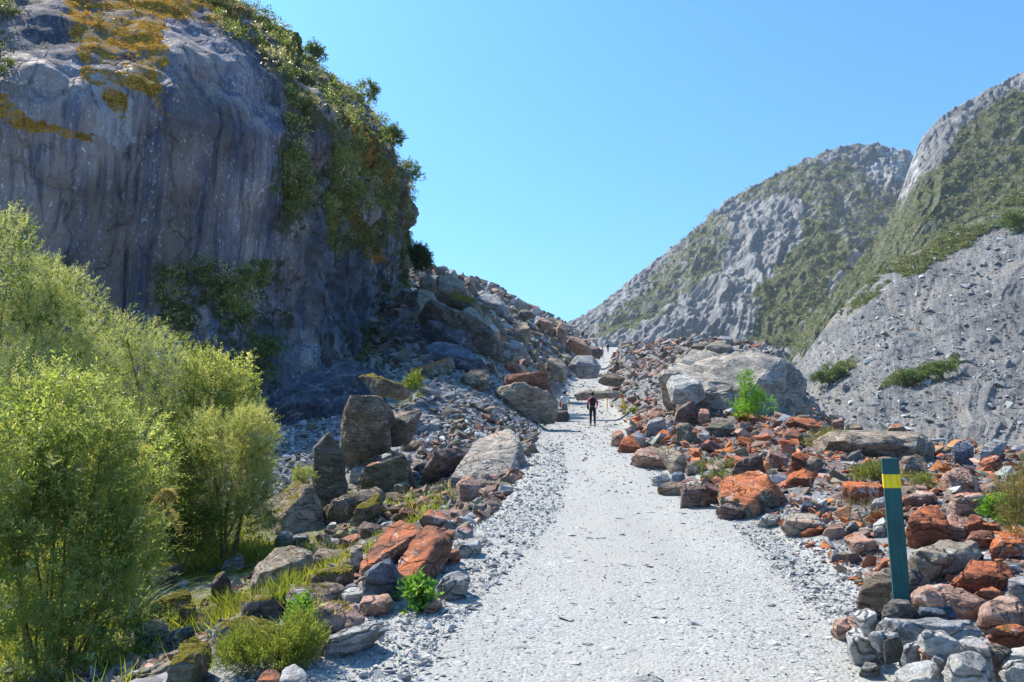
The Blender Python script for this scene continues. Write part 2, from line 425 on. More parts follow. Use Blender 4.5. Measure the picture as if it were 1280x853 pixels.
def table(TY, TC, T, y, c):
    """bilinear look-up with smoothed steps along y"""
    y = np.clip(y, TY[0], TY[-1]); c = np.clip(c, TC[0], TC[-1])
    i = np.clip(np.searchsorted(TY, y, 'right') - 1, 0, len(TY) - 2); fy = (y - TY[i]) / (TY[i + 1] - TY[i]); fy = fy * fy * (3 - 2 * fy)
    j = np.clip(np.searchsorted(TC, c, 'right') - 1, 0, len(TC) - 2); fc = (c - TC[j]) / (TC[j + 1] - TC[j])
    return (T[i, j] * (1 - fc) + T[i, j + 1] * fc) * (1 - fy) + (T[i + 1, j] * (1 - fc) + T[i + 1, j + 1] * fc) * fy

def sides(x, y):
    e = x - xc(y); h = hw(y)
    return np.maximum(-e - h, 0), np.maximum(e - h, 0)

def Z(x, y):
    x, y = np.broadcast_arrays(np.asarray(x, float), np.asarray(y, float)); sh = x.shape
    x = x.ravel(); y = y.ravel()
    L, R = sides(x, y)
    z = zp(y) + np.where(L > 0, table(LY, LC, LT, y, L), 0) + np.where(R > 0, table(RY, RC, RT, y, R), 0)
    edge = np.interp(y, [27, 38, 60, 100, 165, 300], [10.3, 13.7, 18.0, 27.5, 40, 70])
    s = np.maximum(np.minimum(x - edge, y - 27), 0)
    z = z - 42 * (1 - np.exp(-(s / 22.0) ** 1.4))
    off = sst(0, 1.2, np.maximum(L, R))
    far = sst(20, 90, y)
    P = np.stack([x, y, 0 * x], -1)
    z = z + (0.02 + off * (0.05 + 0.25 * far)) * fbm(P * (0.8), 3, 3) + off * (0.1 + 0.7 * far) * pn(P * 0.16, 9)
    z = z + 0.006 * fbm(P * 6.0, 2, 5)
    z = z + 0.05 * (1 - off) * pn(P * np.array([1.1, 0.25, 1]), 12)
    return z.reshape(sh)

_ts = np.geomspace(2.5, 300, 900)
def cast(px, py):
    """first point of the terrain met in direction px, py of the photograph"""
    r = ray(px, py); P = CAM + r[None, :] * (_ts / r[1])[:, None]
    g = P[:, 2] - Z(P[:, 0], P[:, 1])
    k = np.where((g[:-1] > 0) & (g[1:] <= 0))[0]
    if len(k) == 0: return None
    k = k[0]; t = g[k] / (g[k] - g[k + 1])
    return P[k] * (1 - t) + P[k + 1] * t

ys = np.concatenate([np.linspace(-6, 2.0, 40)[:-1], np.geomspace(2.0, 330, 520)])
rs = np.linspace(-1.5, 1.5, 560)
GX = rs[:, None] * (np.maximum(ys, 0) + 5.5)[None, :]
GY = np.broadcast_to(ys[None, :], GX.shape)
GZ = Z(GX, GY)
gx, gy = GX.ravel(), GY.ravel()
L, R = sides(gx, gy)
pa = 1 - sst(0.0, 0.7, np.maximum(L * .8, R))
gn = pn(np.stack([gx, gy, 0 * gx], -1) * 0.45, 21)
gr = sst(.9, 1.9, L) * sst(17.5, 14.0, gy) * sst(2.0, 5.0, gy) * (0.75 + 0.7 * gn) + 0.25 * sst(8, 14, L) * sst(40, 20, gy)
gr = np.maximum(gr, .52 * sst(.8, 2.2, L) * sst(27, 20, gy))
red = sst(0.3, 2, R) * sst(60, 25, gy) + 0.6 * sst(0.8, 2.0, L) * sst(24, 16, gy)
me = mesh("ground", np.stack([gx, gy, GZ.ravel()], -1), grid_faces(len(rs), len(ys)), M_GRND, True, None, {'path': pa, 'green': gr, 'red': red})
tag(obj("ground", me), "stony moraine ground with a pale gravel track climbing up the valley", "ground", kind='structure')

vf = simple("valley_gravel", (0.25, 0.25, 0.255), 0.9, 0.2, 0.3, 0.4)
n = 60; q = np.linspace(-1, 1, n); q = np.sign(q) * np.abs(q) ** 2.2
vx, vy = np.meshgrid(q * 2400, q * 2400 + 600, indexing='ij')
vz = -17 + 0.6 * pn(np.stack([vx.ravel(), vy.ravel(), 0 * vx.ravel()], -1) * 0.01)
nearc = sst(60, 20, np.hypot(vx.ravel(), vy.ravel() - 20)); vz = vz - 10 * nearc
tag(obj("valley_floor", mesh("valley_floor", np.stack([vx.ravel(), vy.ravel(), vz], -1), grid_faces(n, n), vf)), "grey river gravel far below the moraine", "valley floor", kind='structure')

# ------------------------------------------------------------------ the rock wall above the path
CC = np.array([-36.0, 62.0])
FP = np.array([(-75, 20), (-52, 22), (-31, 26.5), (-20, 31), (-14.5, 34.6), (-11.9, 38), (-10.9, 43), (-10.9, 52), (-10.9, 62), (-10.5, 71), (-10.4, 76), (-12.6, 84), (-22, 98), (-45, 108), (-70, 104)], float)
HH = np.array([11, 12, 13.2, 14.6, 15.8, 16.3, 18.0, 21.0, 23.3, 24.5, 24.8, 25, 26, 24, 20.])
seg = np.concatenate([[0], np.cumsum(np.linalg.norm(np.diff(FP, axis=0), axis=1))])
NU, NV = 620, 300
i0 = np.interp(np.linspace(0, 1, NU), [0, .10, .8, 1], [seg[0], seg[1] - 8, seg[10] + 4, seg[-1]])
su = np.interp(i0, seg, FP[:, 0]); sv = np.interp(i0, seg, FP[:, 1]); sh_ = np.interp(i0, seg, HH)
kk = np.exp(-np.linspace(-2, 2, 25) ** 2); kk /= kk.sum()
su, sv, sh_ = [np.convolve(np.pad(a, 12, mode='edge'), kk, 'valid') for a in (su, sv, sh_)]
D = np.stack([su, sv], -1) - CC; RR = np.linalg.norm(D, axis=1); DU = D / RR[:, None]
t = np.linspace(0, 1, NV)
zz = np.where(t < .62, -2 + t / .62 * 1.0 * 1.0, 0)     # filled below per column
Zc = np.zeros((NU, NV)); Oc = np.zeros((NU, NV))
for j in range(NV):
    tt = t[j]
    low = np.minimum(tt / .6, 1.0); up = max(0.0, (tt - .6) / .4)
    zl = -3 + low * (sh_ + 3)
    Zc[:, j] = zl + 25.0 * up * (1 - .12 * up)
    Oc[:, j] = 1.5 * (1 - low) ** 1.5 * -1 + 1.1 * np.exp(-((low - .55) / .28) ** 2) + (22.0 * up ** 1.15 + 1.2 * (1 - np.exp(-up * 12)) * -0.3 + 12 * up ** 3)
arc = np.broadcast_to(i0[:, None], Zc.shape)
side = sst(seg[5] - 3, seg[5] + 6, arc)                  # 0 on the smooth front slab, 1 on the broken flank
R2 = RR[:, None] - Oc
X = CC[0] + DU[:, 0:1] * R2; Y = CC[1] + DU[:, 1:2] * R2
P = np.stack([X.ravel(), Y.ravel(), Zc.ravel()], -1)
sf = side.ravel(); lip = (Zc / sh_[:, None]).ravel()
above = sst(0.93, 1.12, lip)
flut = P * np.array([1, 1, .16])
d = (0.38 + 1.0 * sf + .15 * above) * fbm(P * .13, 4, 31) + (.10 + .45 * sf + .2 * above) * fbm(flut * .55, 4, 41) \
    + (.025 + .16 * sf + .02 * above) * ridged(P * .9, 4, 51)
d = d + (0.5 * sf + .1 * above) * ridged(P * np.array([.22, .22, .3]), 3, 61) + .14 * above * fbm(P * np.array([.5, .5, 1.2]), 5, 63)
# overhung alcoves low on the flank
d = d - 1.6 * sf * np.exp(-((arc.ravel() - seg[7]) / 4.0) ** 2) * np.exp(-((P[:, 2] - 10) / 5.0) ** 2)
# blocky ledges
led = pn(P * np.array([.25, .25, .55]), 71); d = d + (.05 + .45 * sf) * np.round(led * 3) / 3
n2 = np.repeat(DU, NV, axis=0)
P[:, 0] += n2[:, 0] * d; P[:, 1] += n2[:, 1] * d; P[:, 2] += above * .3 * d
CP = proj(P); cpx, cpy = CP[:, 0], CP[:, 1]
def soft(poly, spread=14, seed=81):
    jit = spread * fbm(P * .5, 3, seed); jit2 = spread * fbm(P * .5 + 40, 3, seed)
    return inpoly(cpx + jit, cpy + jit2, poly).astype(float)
VEGP = [[(215, -200), (335, -60), (335, 0), (400, 62), (460, 122), (500, 190), (518, 240), (524, 470), (470, 470), (440, 455), (468, 380), (500, 300), (450, 330), (400, 300), (372, 312), (332, 282), (345, 200), (368, 132), (330, 70), (262, 35)]]
veg = soft(VEGP[0], 10) * (0.6 + .5 * pn(P * .45, 83))
veg = np.maximum(veg, .55 * soft([(195, 335), (330, 330), (345, 420), (330, 500), (255, 450), (190, 395)], 14))
veg = np.maximum(veg, .5 * soft([(-80, -60), (0, -20), (30, 30), (10, 110), (-60, 120)], 10))
mos = soft([(65, -30), (175, -30), (215, 55), (208, 108), (165, 100), (158, 150), (128, 140), (96, 70)], 16) * (.82 + .5 * pn(P * np.array([.5, .5, 1.4]), 85))
mos = np.maximum(mos, .9 * soft([(180, -40), (300, 10), (330, 60), (250, 20), (190, 30)], 12))
mos = np.maximum(mos, .85 * soft([(432, 140), (462, 155), (502, 232), (480, 245), (444, 200)], 7))
mos = np.maximum(mos, .8 * soft([(408, 235), (430, 232), (485, 330), (470, 330), (430, 270)], 6))
mos = np.maximum(mos, .75 * soft([(185, 100), (222, 145), (212, 152), (180, 112)], 5))
mos = np.maximum(mos, .8 * soft([(-20, 105), (8, 118), (40, 150), (120, 168), (118, 176), (20, 165), (-20, 140)], 4))
pal = .7 * soft([(108, 95), (165, 85), (172, 180), (150, 190), (120, 165)], 8)  # bright reflection off the wet face, put into the colour as pale streaks
pal = np.maximum(pal, .15 * soft([(40, 140), (120, 165), (60, 158)], 4))
pal = np.maximum(pal, .3 * soft([(185, 30), (330, 110), (335, 150), (215, 120)], 10))
pal = np.maximum(pal, .22 * soft([(110, 190), (215, 190), (170, 330), (90, 330)], 14))
wet = .35 * soft([(0, 60), (110, 90), (118, 165), (40, 150), (0, 110)], 8)
wet = np.maximum(wet, .7 * soft([(395, 260), (440, 270), (470, 330), (450, 420), (400, 420), (375, 340)], 10))
wet = np.maximum(wet, .6 * soft([(315, 400), (380, 400), (380, 520), (320, 520)], 10))
wet = np.maximum(wet, .5 * soft([(215, 120), (330, 155), (335, 185), (220, 165)], 8))
lipz = lip
cl = obj("rock_wall", mesh("rock_wall", P, grid_faces(NU, NV)[:, ::-1], M_CLIFF, True, None, {'moss': mos, 'veg': veg, 'pale': pal, 'wet': wet}))
tag(cl, "huge smooth grey rock wall streaked with water stains and orange moss", "cliff", kind='structure')
CLIFF_P, CLIFF_VEG, CLIFF_SIDE, CLIFF_LIP = P.copy(), veg.copy(), sf.copy(), lipz.copy()
gN = np.zeros_like(P).reshape(NU, NV, 3); Q = P.reshape(NU, NV, 3)
gN[1:-1, 1:-1] = np.cross(Q[2:, 1:-1] - Q[:-2, 1:-1], Q[1:-1, 2:] - Q[1:-1, :-2])
gN = gN.reshape(-1, 3); gN /= (np.linalg.norm(gN, axis=1)[:, None] + 1e-9)
CLIFF_N = gN if (gN * np.repeat(np.c_[DU, 0 * RR], NV, axis=0)).sum() > 0 else -gN

# ------------------------------------------------------------------ mountains across the valley
def relief(name, label, px0, px1, ridge, base, d0, d1, nu, nv, mat, amp, fscale, vegs, pales, seed, pw=1.0, fallk=20, gul=.42, fine=1.0, low=1.0, rg=.22):
    ux = np.linspace(px0, px1, nu)
    ry = np.interp(ux, [a for a, b in ridge], [b for a, b in ridge]); by = np.interp(ux, [a for a, b in base], [b for a, b in base])
    vv = np.concatenate([np.linspace(0, 1, nv), 1 + np.linspace(0, 1, 14)[1:]])
    U, V = np.meshgrid(ux, vv, indexing='ij'); Vc = np.minimum(V, 1)
    if callable(d0): D0, D1 = d0(ux)[:, None], d1(ux)[:, None]
    else: D0, D1 = d0, d1
    dd = D0 + (D1 - D0) * Vc ** pw
    PY = by[:, None] + (ry - by)[:, None] * Vc
    P = at(U.ravel(), PY.ravel(), dd.ravel())
    over = np.maximum(V - 1, 0).ravel()
    P[:, 1] += over * 260 * fscale; P[:, 2] -= over ** 1.2 * 200 * fscale; P[:, 0] += over * 60 * fscale
    fall = (U / 1000.0 * fallk + (0.35 * Vc * fallk * 0.12))
    Pn = P / fscale
    edge = sst(0, .08, Vc.ravel()) * (1 - .75 * sst(.82, 1, Vc.ravel()))
    g = ridged(np.stack([fall.ravel() + 1.6 * fbm(Pn * .006, 3, seed), Vc.ravel() * 1.3, 0 * over], -1), 5, seed)
    h = amp * edge * (gul * g + .5 * low * fbm(Pn * .012, 5, seed + 5)) + amp * fine * (.20 * fbm(Pn * .06, 4, seed + 9) + rg * ridged(Pn * .10, 5, seed + 11))
    P[:, 2] += h * .75; P[:, 1] -= h * .9
    a, b = proj(P)[:, 0], proj(P)[:, 1]
    veg = np.zeros(len(P)); pal = np.zeros(len(P))
    jx = 16 * fbm(Pn * .03, 4, seed + 21); jy = 16 * fbm(Pn * .03 + 9, 4, seed + 22)
    U_, Y_ = U.ravel(), PY.ravel()
    for poly, wgt in vegs: veg = np.maximum(veg, wgt * inpoly(U_ + jx, Y_ + jy, poly))
    for poly, wgt in pales: pal = np.maximum(pal, wgt * inpoly(U_ + jx * .4, Y_ + jy * .4, poly))
    o = obj(name, mesh(name, P, grid_faces(nu, len(vv)), mat, True, None, {'veg': veg, 'pale': pal, 'fall': fall.ravel()}))
    tag(o, label, "mountain", kind='structure')
    return P, veg, (nu, len(vv))

A_ridge = [(560, 470), (640, 452), (700, 418), (720, 405), (750, 385), (775, 364), (800, 345), (825, 326), (850, 305), (880, 280), (900, 260), (930, 244), (960, 228), (1000, 208), (1030, 195), (1060, 188), (1100, 187), (1125, 194), (1145, 205), (1200, 230), (1260, 255)]
MA, VA, SA = relief("mountain_ridge", "grey mountain ridge with dull green scrub and bare rock gullies", 560, 1260, A_ridge, [(560, 560), (1260, 560)], 430, 900, 460, 280, M_MTN, 17, 1.0,
    [([(850, 300), (900, 268), (908, 300), (905, 330), (880, 362), (830, 402), (795, 432), (740, 428), (790, 378)], .52),
     ([(925, 246), (1000, 214), (1060, 196), (1085, 240), (1120, 250), (1125, 330), (1060, 335), (1020, 300), (985, 262), (940, 262)], .52),
     ([(1000, 295), (1045, 310), (1062, 345), (1020, 395), (985, 455), (930, 448), (942, 392), (972, 335)], .78),
     ([(700, 425), (735, 400), (800, 420), (800, 450), (700, 450)], .4)],
    [([(1100, 190), (1140, 200), (1135, 250), (1112, 255), (1085, 215)], .46)], 101)
B_ridge = [(900, 545), (955, 500), (985, 452), (1010, 402), (1050, 356), (1090, 310), (1118, 262), (1138, 205), (1150, 180), (1170, 155), (1200, 138), (1240, 116), (1280, 94), (1400, 40), (1600, -10)]
MB, VB, SB = relief("green_spur", "steep spur covered in green scrub below a grey summit", 900, 1600, B_ridge, [(900, 590), (1600, 600)], 260, 560, 420, 240, M_MTN, 11, .8,
    [([(1140, 245), (1172, 215), (1210, 165), (1290, 125), (1700, 90), (1700, 300), (1280, 320), (1200, 340), (1080, 400), (985, 470), (940, 470), (1040, 345), (1090, 305), (1118, 270)], .62)],
    [([(1116, 205), (1142, 190), (1150, 225), (1122, 262)], .46)], 131, gul=.4)
C_ridge = [(930, 560), (965, 500), (990, 462), (1005, 446), (1040, 398), (1070, 367), (1110, 334), (1150, 314), (1200, 286), (1240, 263), (1280, 240), (1400, 172), (1600, 80)]
MC, VC, SC_ = relief("scree_slope", "bare grey scree slope littered with pale boulders", 930, 1600, C_ridge, [(930, 640), (1600, 700)], 85, 235, 460, 300, M_SCREE, 3.2, .25,
    [([(1040, 395), (1110, 332), (1160, 308), (1240, 262), (1290, 232), (1290, 262), (1215, 305), (1150, 345), (1120, 345)], .85),
     ([(1100, 480), (1140, 462), (1190, 448), (1192, 462), (1130, 490), (1100, 490)], .62),
     ([(1015, 478), (1060, 458), (1062, 470), (1030, 482)], .6)], [], 161, fallk=26, gul=.16, fine=.22, low=1.2, rg=.12)

# ------------------------------------------------------------------ rocks
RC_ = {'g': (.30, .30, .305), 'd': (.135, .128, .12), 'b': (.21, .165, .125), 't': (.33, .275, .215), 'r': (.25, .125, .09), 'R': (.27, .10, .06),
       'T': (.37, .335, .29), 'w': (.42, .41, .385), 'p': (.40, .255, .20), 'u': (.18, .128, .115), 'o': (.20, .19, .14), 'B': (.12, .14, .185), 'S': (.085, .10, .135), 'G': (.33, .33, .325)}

def refine_rock(bm, size, Lc, seed, rough=1.0):
    bmesh.ops.triangulate(bm, faces=bm.faces)
    for _ in range(4):
        lng = [e for e in bm.edges if e.calc_length() > Lc]
        if not lng or len(bm.faces) > 2200: break
        bmesh.ops.subdivide_edges(bm, edges=lng, cuts=1)
        bmesh.ops.triangulate(bm, faces=bm.faces)
    bm.normal_update()
    V = np.array([v.co for v in bm.verts]); N = np.array([v.normal for v in bm.verts])
    s = V / size
    ax = np.random.default_rng(seed).normal(size=3) * .35 + np.array([.25, .1, 1]); ax /= np.linalg.norm(ax)
    lay = s @ ax
    d = .016 * fbm(s * 2.2, 3, seed % 97) + .020 * ridged(s * 5.0, 4, seed % 89 + 7)
    ph = lay * 7 + 1.2 * pn(s * 1.5, seed % 83)
    d += .024 * ((ph - np.floor(ph)) - .5) * sst(-.2, .5, pn(s * 1.7, 3))
    d += .020 * np.round(2.2 * pn(s * 2.6, seed % 71)) / 2.2 + .012 * np.round(2 * pn(s * 6.0, seed % 67)) / 2
    V += N * (d * size * rough)[:, None]
    for v, c in zip(bm.verts, V): v.co = c

def rock_from_points(name, pts, seed, res=9.0, rough=1.0, bev=.018, cuts=4):
    pts = np.asarray(pts); ext = pts.max(0) - pts.min(0); size = float(np.sort(ext)[1] * .6 + ext.max() * .4)
    bm = bmesh.new()
    for p in pts: bm.verts.new(p)
    r = bmesh.ops.convex_hull(bm, input=bm.verts)
    kill = [v for v in bm.verts if not v.link_faces]
    bmesh.ops.delete(bm, geom=kill, context='VERTS')
    bmesh.ops.dissolve_limit(bm, angle_limit=math.radians(20), verts=bm.verts, edges=bm.edges)
    r = np.random.default_rng(seed + 3)
    cen = Vector(pts.mean(0))
    for _ in range(cuts):                               # broken faces
        nn = Vector(r.normal(size=3)); nn.z = abs(nn.z) * .8 + .05; nn.normalize()
        if not bm.verts: break
        top = max((v.co - cen).dot(nn) for v in bm.verts)
        bmesh.ops.bisect_plane(bm, geom=bm.verts[:] + bm.edges[:] + bm.faces[:], plane_co=cen + nn * top * r.uniform(.84, .96), plane_no=nn, clear_outer=True)
        ed = [e for e in bm.edges if e.is_boundary]
        if ed: bmesh.ops.holes_fill(bm, edges=ed)
    if bev:
        bmesh.ops.bevel(bm, geom=list(bm.edges), offset=size * bev * .7, segments=1, affect='EDGES', clamp_overlap=True)
    refine_rock(bm, size, size / (res * 1.15), seed, rough)
    bmesh.ops.recalc_face_normals(bm, faces=bm.faces)
    return bm_mesh(name, bm, M_ROCK, 28)

FOOT = []
ROCKS = []          # (object, centre px, py, short reference)
def hero(name, col, label, poly, lichen=0.0, moss=0.0, d=None, thick=1.0, tilt=1.0, edge=.5, ref=None, seed=None, cat="rock", rough=1.0, group=None, flat=0.0, far=False):
    """a boulder whose outline is known: placed on the terrain under its lowest point, given its own thickness"""
    poly = np.array(poly, float)
    seed = seed if seed is not None else int(poly.sum()) % 9973
    r = np.random.default_rng(seed)
    x0, y0 = poly.min(0); x1, y1 = poly.max(0); cx = (x0 + x1) / 2
    xb = poly[poly[:, 1] > y1 - .25 * (y1 - y0)][:, 0].mean()
    hit = cast(xb, y1 - .03 * (y1 - y0))
    if hit is None: hit = cast(cx, y1 + 4)
    if hit is not None and not far: d = float(hit[1]) if d is None else min(d, float(hit[1]))
    wpx, hpx = x1 - x0, y1 - y0
    W, H = wpx / F * d, hpx / F * d
    T = thick * (.30 * W + .30 * H)
    dc = d + T * .35
    k = (y1 - poly[:, 1]) / hpx                       # 0 at the foot, 1 at the top
    c2 = np.array([(poly[:, 0].mean()), poly[:, 1].mean()])
    pts = []
    dep = dc + T * tilt * (k - .45) * 1.25 + r.uniform(-.12, .12, len(poly)) * T
    pts.append(at(poly[:, 0], poly[:, 1], dep))
    # the break between the top face and the front face
    brk = c2 + (poly - c2) * .72
    low = k < edge + .12
    if low.sum() >= 2:
        bb = brk[low].copy(); bb = bb[::2] if len(bb) > 3 else bb; bb[:, 1] = bb[:, 1] - hpx * (.10 + .35 * edge * (1 - flat))
        pts.append(at(bb[:, 0], bb[:, 1], dc - T * .95 + r.uniform(-.15, .15, len(bb)) * T))
    # the hidden back and the buried foot
    bk = c2 + (poly - c2) * .7; bk[:, 1] = np.minimum(bk[:, 1], y0 + .75 * hpx) + hpx * .16
    pts.append(at(bk[:, 0], bk[:, 1], dc + T * 1.15 + 0 * bk[:, 0]))
    P = np.concatenate(pts)
    foot = P[P[:, 2] < np.percentile(P[:, 2], 40)].copy(); foot[:, 2] -= .22 * H + .02
    P = np.concatenate([P, foot])
    o = P.mean(0); o[2] = P[:, 2].min() + .25 * H
    px_size = max(wpx, hpx)
    ob = obj(name, rock_from_points(name, P - o, seed, res=float(np.clip(px_size / 6.0, 4, 13)), rough=rough), None, o)
    c = np.array(RC_[col]) * r.uniform(.93, 1.07)
    ob.color = (*c, 1)
    if group == g_gully: moss = moss * 1.15 + .10
    ob['lichen'] = float(lichen); ob['moss'] = float(moss)
    tag(ob, label, cat, group)
    ROCKS.append((ob, cx, (y0 + y1) / 2, ref, max(wpx, hpx)))
    FOOT.append((o[0], o[1] - .2 * T, W * .5, T * 1.0 + .1 * W, H))
    return ob

g_gully, g_field, g_hill, g_cairn, g_left = "mossy rocks in the grassy gully", "rust coloured rocks beside the path", "boulders on the moraine hill", "stones piled round the marker post", "rocks on the gully side of the path"
def HP(name, col, label, pts, grp, d=None, lichen=0., moss=0., ref=None, rough=1.0, res=1.0):
    """a boulder given by corner points: (px, py, metres behind its middle)"""
    q = np.array(pts, float).reshape(-1, 3); seed = int(abs(q[:, :2].sum())) % 9973
    x0, y0 = q[:, :2].min(0); x1, y1 = q[:, :2].max(0)
    hit = cast(q[np.argmax(q[:, 1]), 0], y1 - 1)
    if hit is not None: d = float(hit[1]) + .1 if d is None else min(d, float(hit[1]) + .1)
    d = d - min(0, q[:, 2].min()) * .6
    P = at(q[:, 0], q[:, 1], d + q[:, 2])
    W_, H_ = (x1 - x0) / F * d, (y1 - y0) / F * d
    bk = P[q[:, 1] < y1 - .25 * (y1 - y0)].copy(); cm = P.mean(0); bk = cm + (bk - cm) * .75 + np.array([0, .45 * W_, -.25 * H_])
    ft = P[q[:, 1] > y1 - .35 * (y1 - y0)].copy(); ft[:, 2] -= .2 * H_
    P = np.concatenate([P, bk, ft]); o = P.mean(0); o[2] = P[:, 2].min() + .25 * H_
    ob = obj(name, rock_from_points(name, P - o, seed, res=float(np.clip(max(x1 - x0, y1 - y0) / 6, 5, 15)) * res, rough=rough, cuts=0), None, o)
    ob.color = (*RC_[col], 1); ob['lichen'] = float(lichen); ob['moss'] = float(moss); tag(ob, label, "rock", grp)
    ROCKS.append((ob, (x0 + x1) / 2, (y0 + y1) / 2, ref, max(x1 - x0, y1 - y0))); FOOT.append((o[0], o[1] - .1 * W_, W_ * .5, W_ * .5, H_))
    return ob

def H(name, col, label, pts, grp, **kw):
    kw['group'] = grp
    return hero(name, col, label, [tuple(pts[i:i + 2]) for i in range(0, len(pts), 2)], **kw)

# --- foot of the rock wall and the gully
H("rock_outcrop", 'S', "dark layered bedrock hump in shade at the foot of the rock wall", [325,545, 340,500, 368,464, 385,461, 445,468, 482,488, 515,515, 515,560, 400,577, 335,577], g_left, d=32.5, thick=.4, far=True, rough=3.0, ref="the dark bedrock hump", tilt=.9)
H("rock_outcrop", 'b', "thin slab edge thick with golden moss at the foot of the rock wall", [448,470, 462,467, 480,480, 512,487, 506,492, 470,487], g_left, d=28.0, moss=.55, lichen=.1)
H("boulder", 'b', "squarish upright boulder standing before the dark bedrock hump", [428,515, 445,500, 462,499, 478,508, 490,520, 487,548, 470,556, 435,562, 428,548], g_left, tilt=.5, edge=.8, d=21.5, moss=.05, ref="the squarish upright boulder")
H("boulder", 'b', "wedge shaped brown boulder leaning on the squarish upright boulder", [481,533, 500,518, 518,511, 528,513, 522,530, 510,545, 490,549], g_left, d=21.8, tilt=.6)
H("boulder", 'o', "olive boulder with a mossy crest below the squarish upright one", [422,567, 447,554, 470,555, 471,568, 455,582, 435,582], g_left, moss=.15, edge=.8)
H("boulder", 'd', "tall dark pointed rock behind the big moss topped boulder", [388,595, 396,560, 405,554, 416,562, 430,580, 434,602, 425,628, 405,635, 392,625], g_left, tilt=.5, edge=.85, ref="the tall dark pointed rock")
HP("boulder", "t", "big blocky boulder with a pale moss topped upper face", [333,634,.35, 372,601,.55, 388,608,.0, 352,650,-.5, 360,669,-.5, 392,669,-.25, 406,655,.2, 403,635,.25, 344,657,-.2], g_left, moss=.36, ref="the big moss topped boulder")
H("rock", 'w', "white quartz rich rock next to the rust edged pyramid", [436,597, 447,577, 460,583, 468,594, 450,604], g_left)
H("boulder", 'o', "pyramid shaped olive boulder with rust red edges", [445,606, 470,590, 497,567, 512,585, 516,602, 500,614, 478,617, 455,614], g_left, lichen=.2, edge=.8, ref="the rust edged pyramid")
H("flat_rock", 'b', "long flat brown slab below the rust edged pyramid", [404,640, 440,620, 470,610, 483,618, 470,632, 430,650, 408,654], g_left, edge=.6)
H("flat_rock", 'o', "small tilted slab coated in yellow moss beside dry plants", [440,652, 452,630, 475,616, 480,630, 462,647, 443,658], g_left, moss=.5)
H("flat_rock", 'u', "narrow dark slab standing on edge in the grey rubble", [526,600, 530,588, 545,578, 585,556, 588,562, 565,585, 537,607], g_left, moss=.1, tilt=.4, edge=.8)
HP("boulder", "T", "big pointed pale boulder on the path edge with red lichen patches", [564,596,-.3, 582,572,.4, 600,549,1.1, 638,539,1.1, 649,552,.35, 636,600,-.7, 660,592,.6, 600,602,-.6], g_left, lichen=.07, ref="the big pointed pale boulder")
H("flat_rock", 'p', "flat pink slab in front of the big pointed pale boulder", [571,607, 580,596, 592,596, 600,608, 590,622, 577,630, 573,617], g_left, lichen=.1)
HP("flat_rock", "r", "large tilted rust red slab with a dark underside", [529,661,-.15, 495,686,-.45, 454,713,-.55, 500,651,.4, 484,661,.35, 464,690,.1, 451,706,-.35, 516,692,.1, 496,709,.05, 470,719,-.25], g_left, d=11.2, lichen=.22, ref="the large tilted rust slab")
HP("flat_rock", "r", "long ribbed rust red slab sloping towards the track", [559,668,.3, 561,685,.1, 546,705,-.1, 526,729,-.3, 505,735,-.4, 535,658,.35, 519,678,.2, 504,698,-.1, 496,718,-.4, 512,728,-.55, 551,674,-.05], g_left, d=10.7, lichen=.24, rough=1.5, ref="the long ribbed rust slab")
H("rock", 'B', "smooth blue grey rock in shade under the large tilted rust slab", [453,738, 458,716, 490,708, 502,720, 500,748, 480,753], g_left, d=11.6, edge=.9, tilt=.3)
H("boulder", 'u', "purple brown oblong block above the long ribbed rust slab", [524,650, 538,638, 555,641, 571,653, 566,662, 545,658, 530,656], g_left, lichen=.15)
H("rock", 'G', "knobbly light grey rock on the gravel edge", [568,680, 573,674, 590,673, 602,677, 600,691, 585,697, 572,692], g_left)
H("rock", 'r', "small dark red rock below the knobbly grey one", [549,701, 555,688, 570,686, 577,696, 560,706], g_left, lichen=.1)
H("rock", 'G', "grey schist rock with wavy stripes at the gravel edge", [547,737, 556,722, 570,714, 586,722, 580,738, 560,750], g_left, rough=1.3)
H("rock", 'u', "small rounded brown rock behind the large tilted rust slab", [447,660, 455,653, 475,657, 478,665, 468,672, 450,669], g_left)
H("flat_rock", 'p', "small pink slab lying flat behind mossy stones", [422,680, 445,667, 451,670, 440,685, 427,688], g_left, lichen=.2)
H("boulder", 't', "broad cracked tan boulder at the edge of the gully grass", [315,738, 320,710, 345,688, 372,682, 390,692, 386,712, 365,727, 340,741], g_gully, moss=.05, edge=.35, ref="the broad cracked tan boulder")
H("rock", 'b', "brown rock hung with dry grass beside the broad cracked tan boulder", [385,702, 400,685, 430,690, 440,705, 425,714, 395,714], g_gully)
H("rock", 't', "upright tan block beside the large tilted rust slab", [437,707, 440,682, 452,681, 455,700, 449,718], g_left, edge=.8)
H("flat_rock", 'b', "domed slab with a bright yellow moss cap", [388,728, 405,712, 432,704, 443,710, 440,727, 420,736], g_gully, moss=.5, ref="the yellow capped slab")
H("rock", 'b', "tilted brown rock with a dark hollow under the yellow capped slab", [357,752, 365,735, 395,728, 420,727, 433,737, 425,750, 385,768, 362,764], g_gully, moss=.08)
H("rock", 'd', "dark arched rock with a rim of moss in the gully", [302,770, 303,752, 318,743, 335,743, 352,758, 348,772, 320,775], g_gully, moss=.28, edge=.8)
H("boulder", 'p', "pinkish boulder spotted with lichen and moss above the grass", [382,780, 385,762, 415,750, 440,752, 456,770, 456,788, 430,800, 395,804], g_gully, moss=.12, ref="the pinkish spotted boulder")
H("rock", 'w', "whitish lichen covered rock under the yellow capped slab", [425,742, 440,735, 455,737, 459,748, 445,754, 430,752], g_left, moss=.08)
H("rock", 'p', "pale pink rock next to a green leafy plant", [447,762, 455,746, 485,743, 491,752, 480,767, 460,770], g_left, moss=.04)
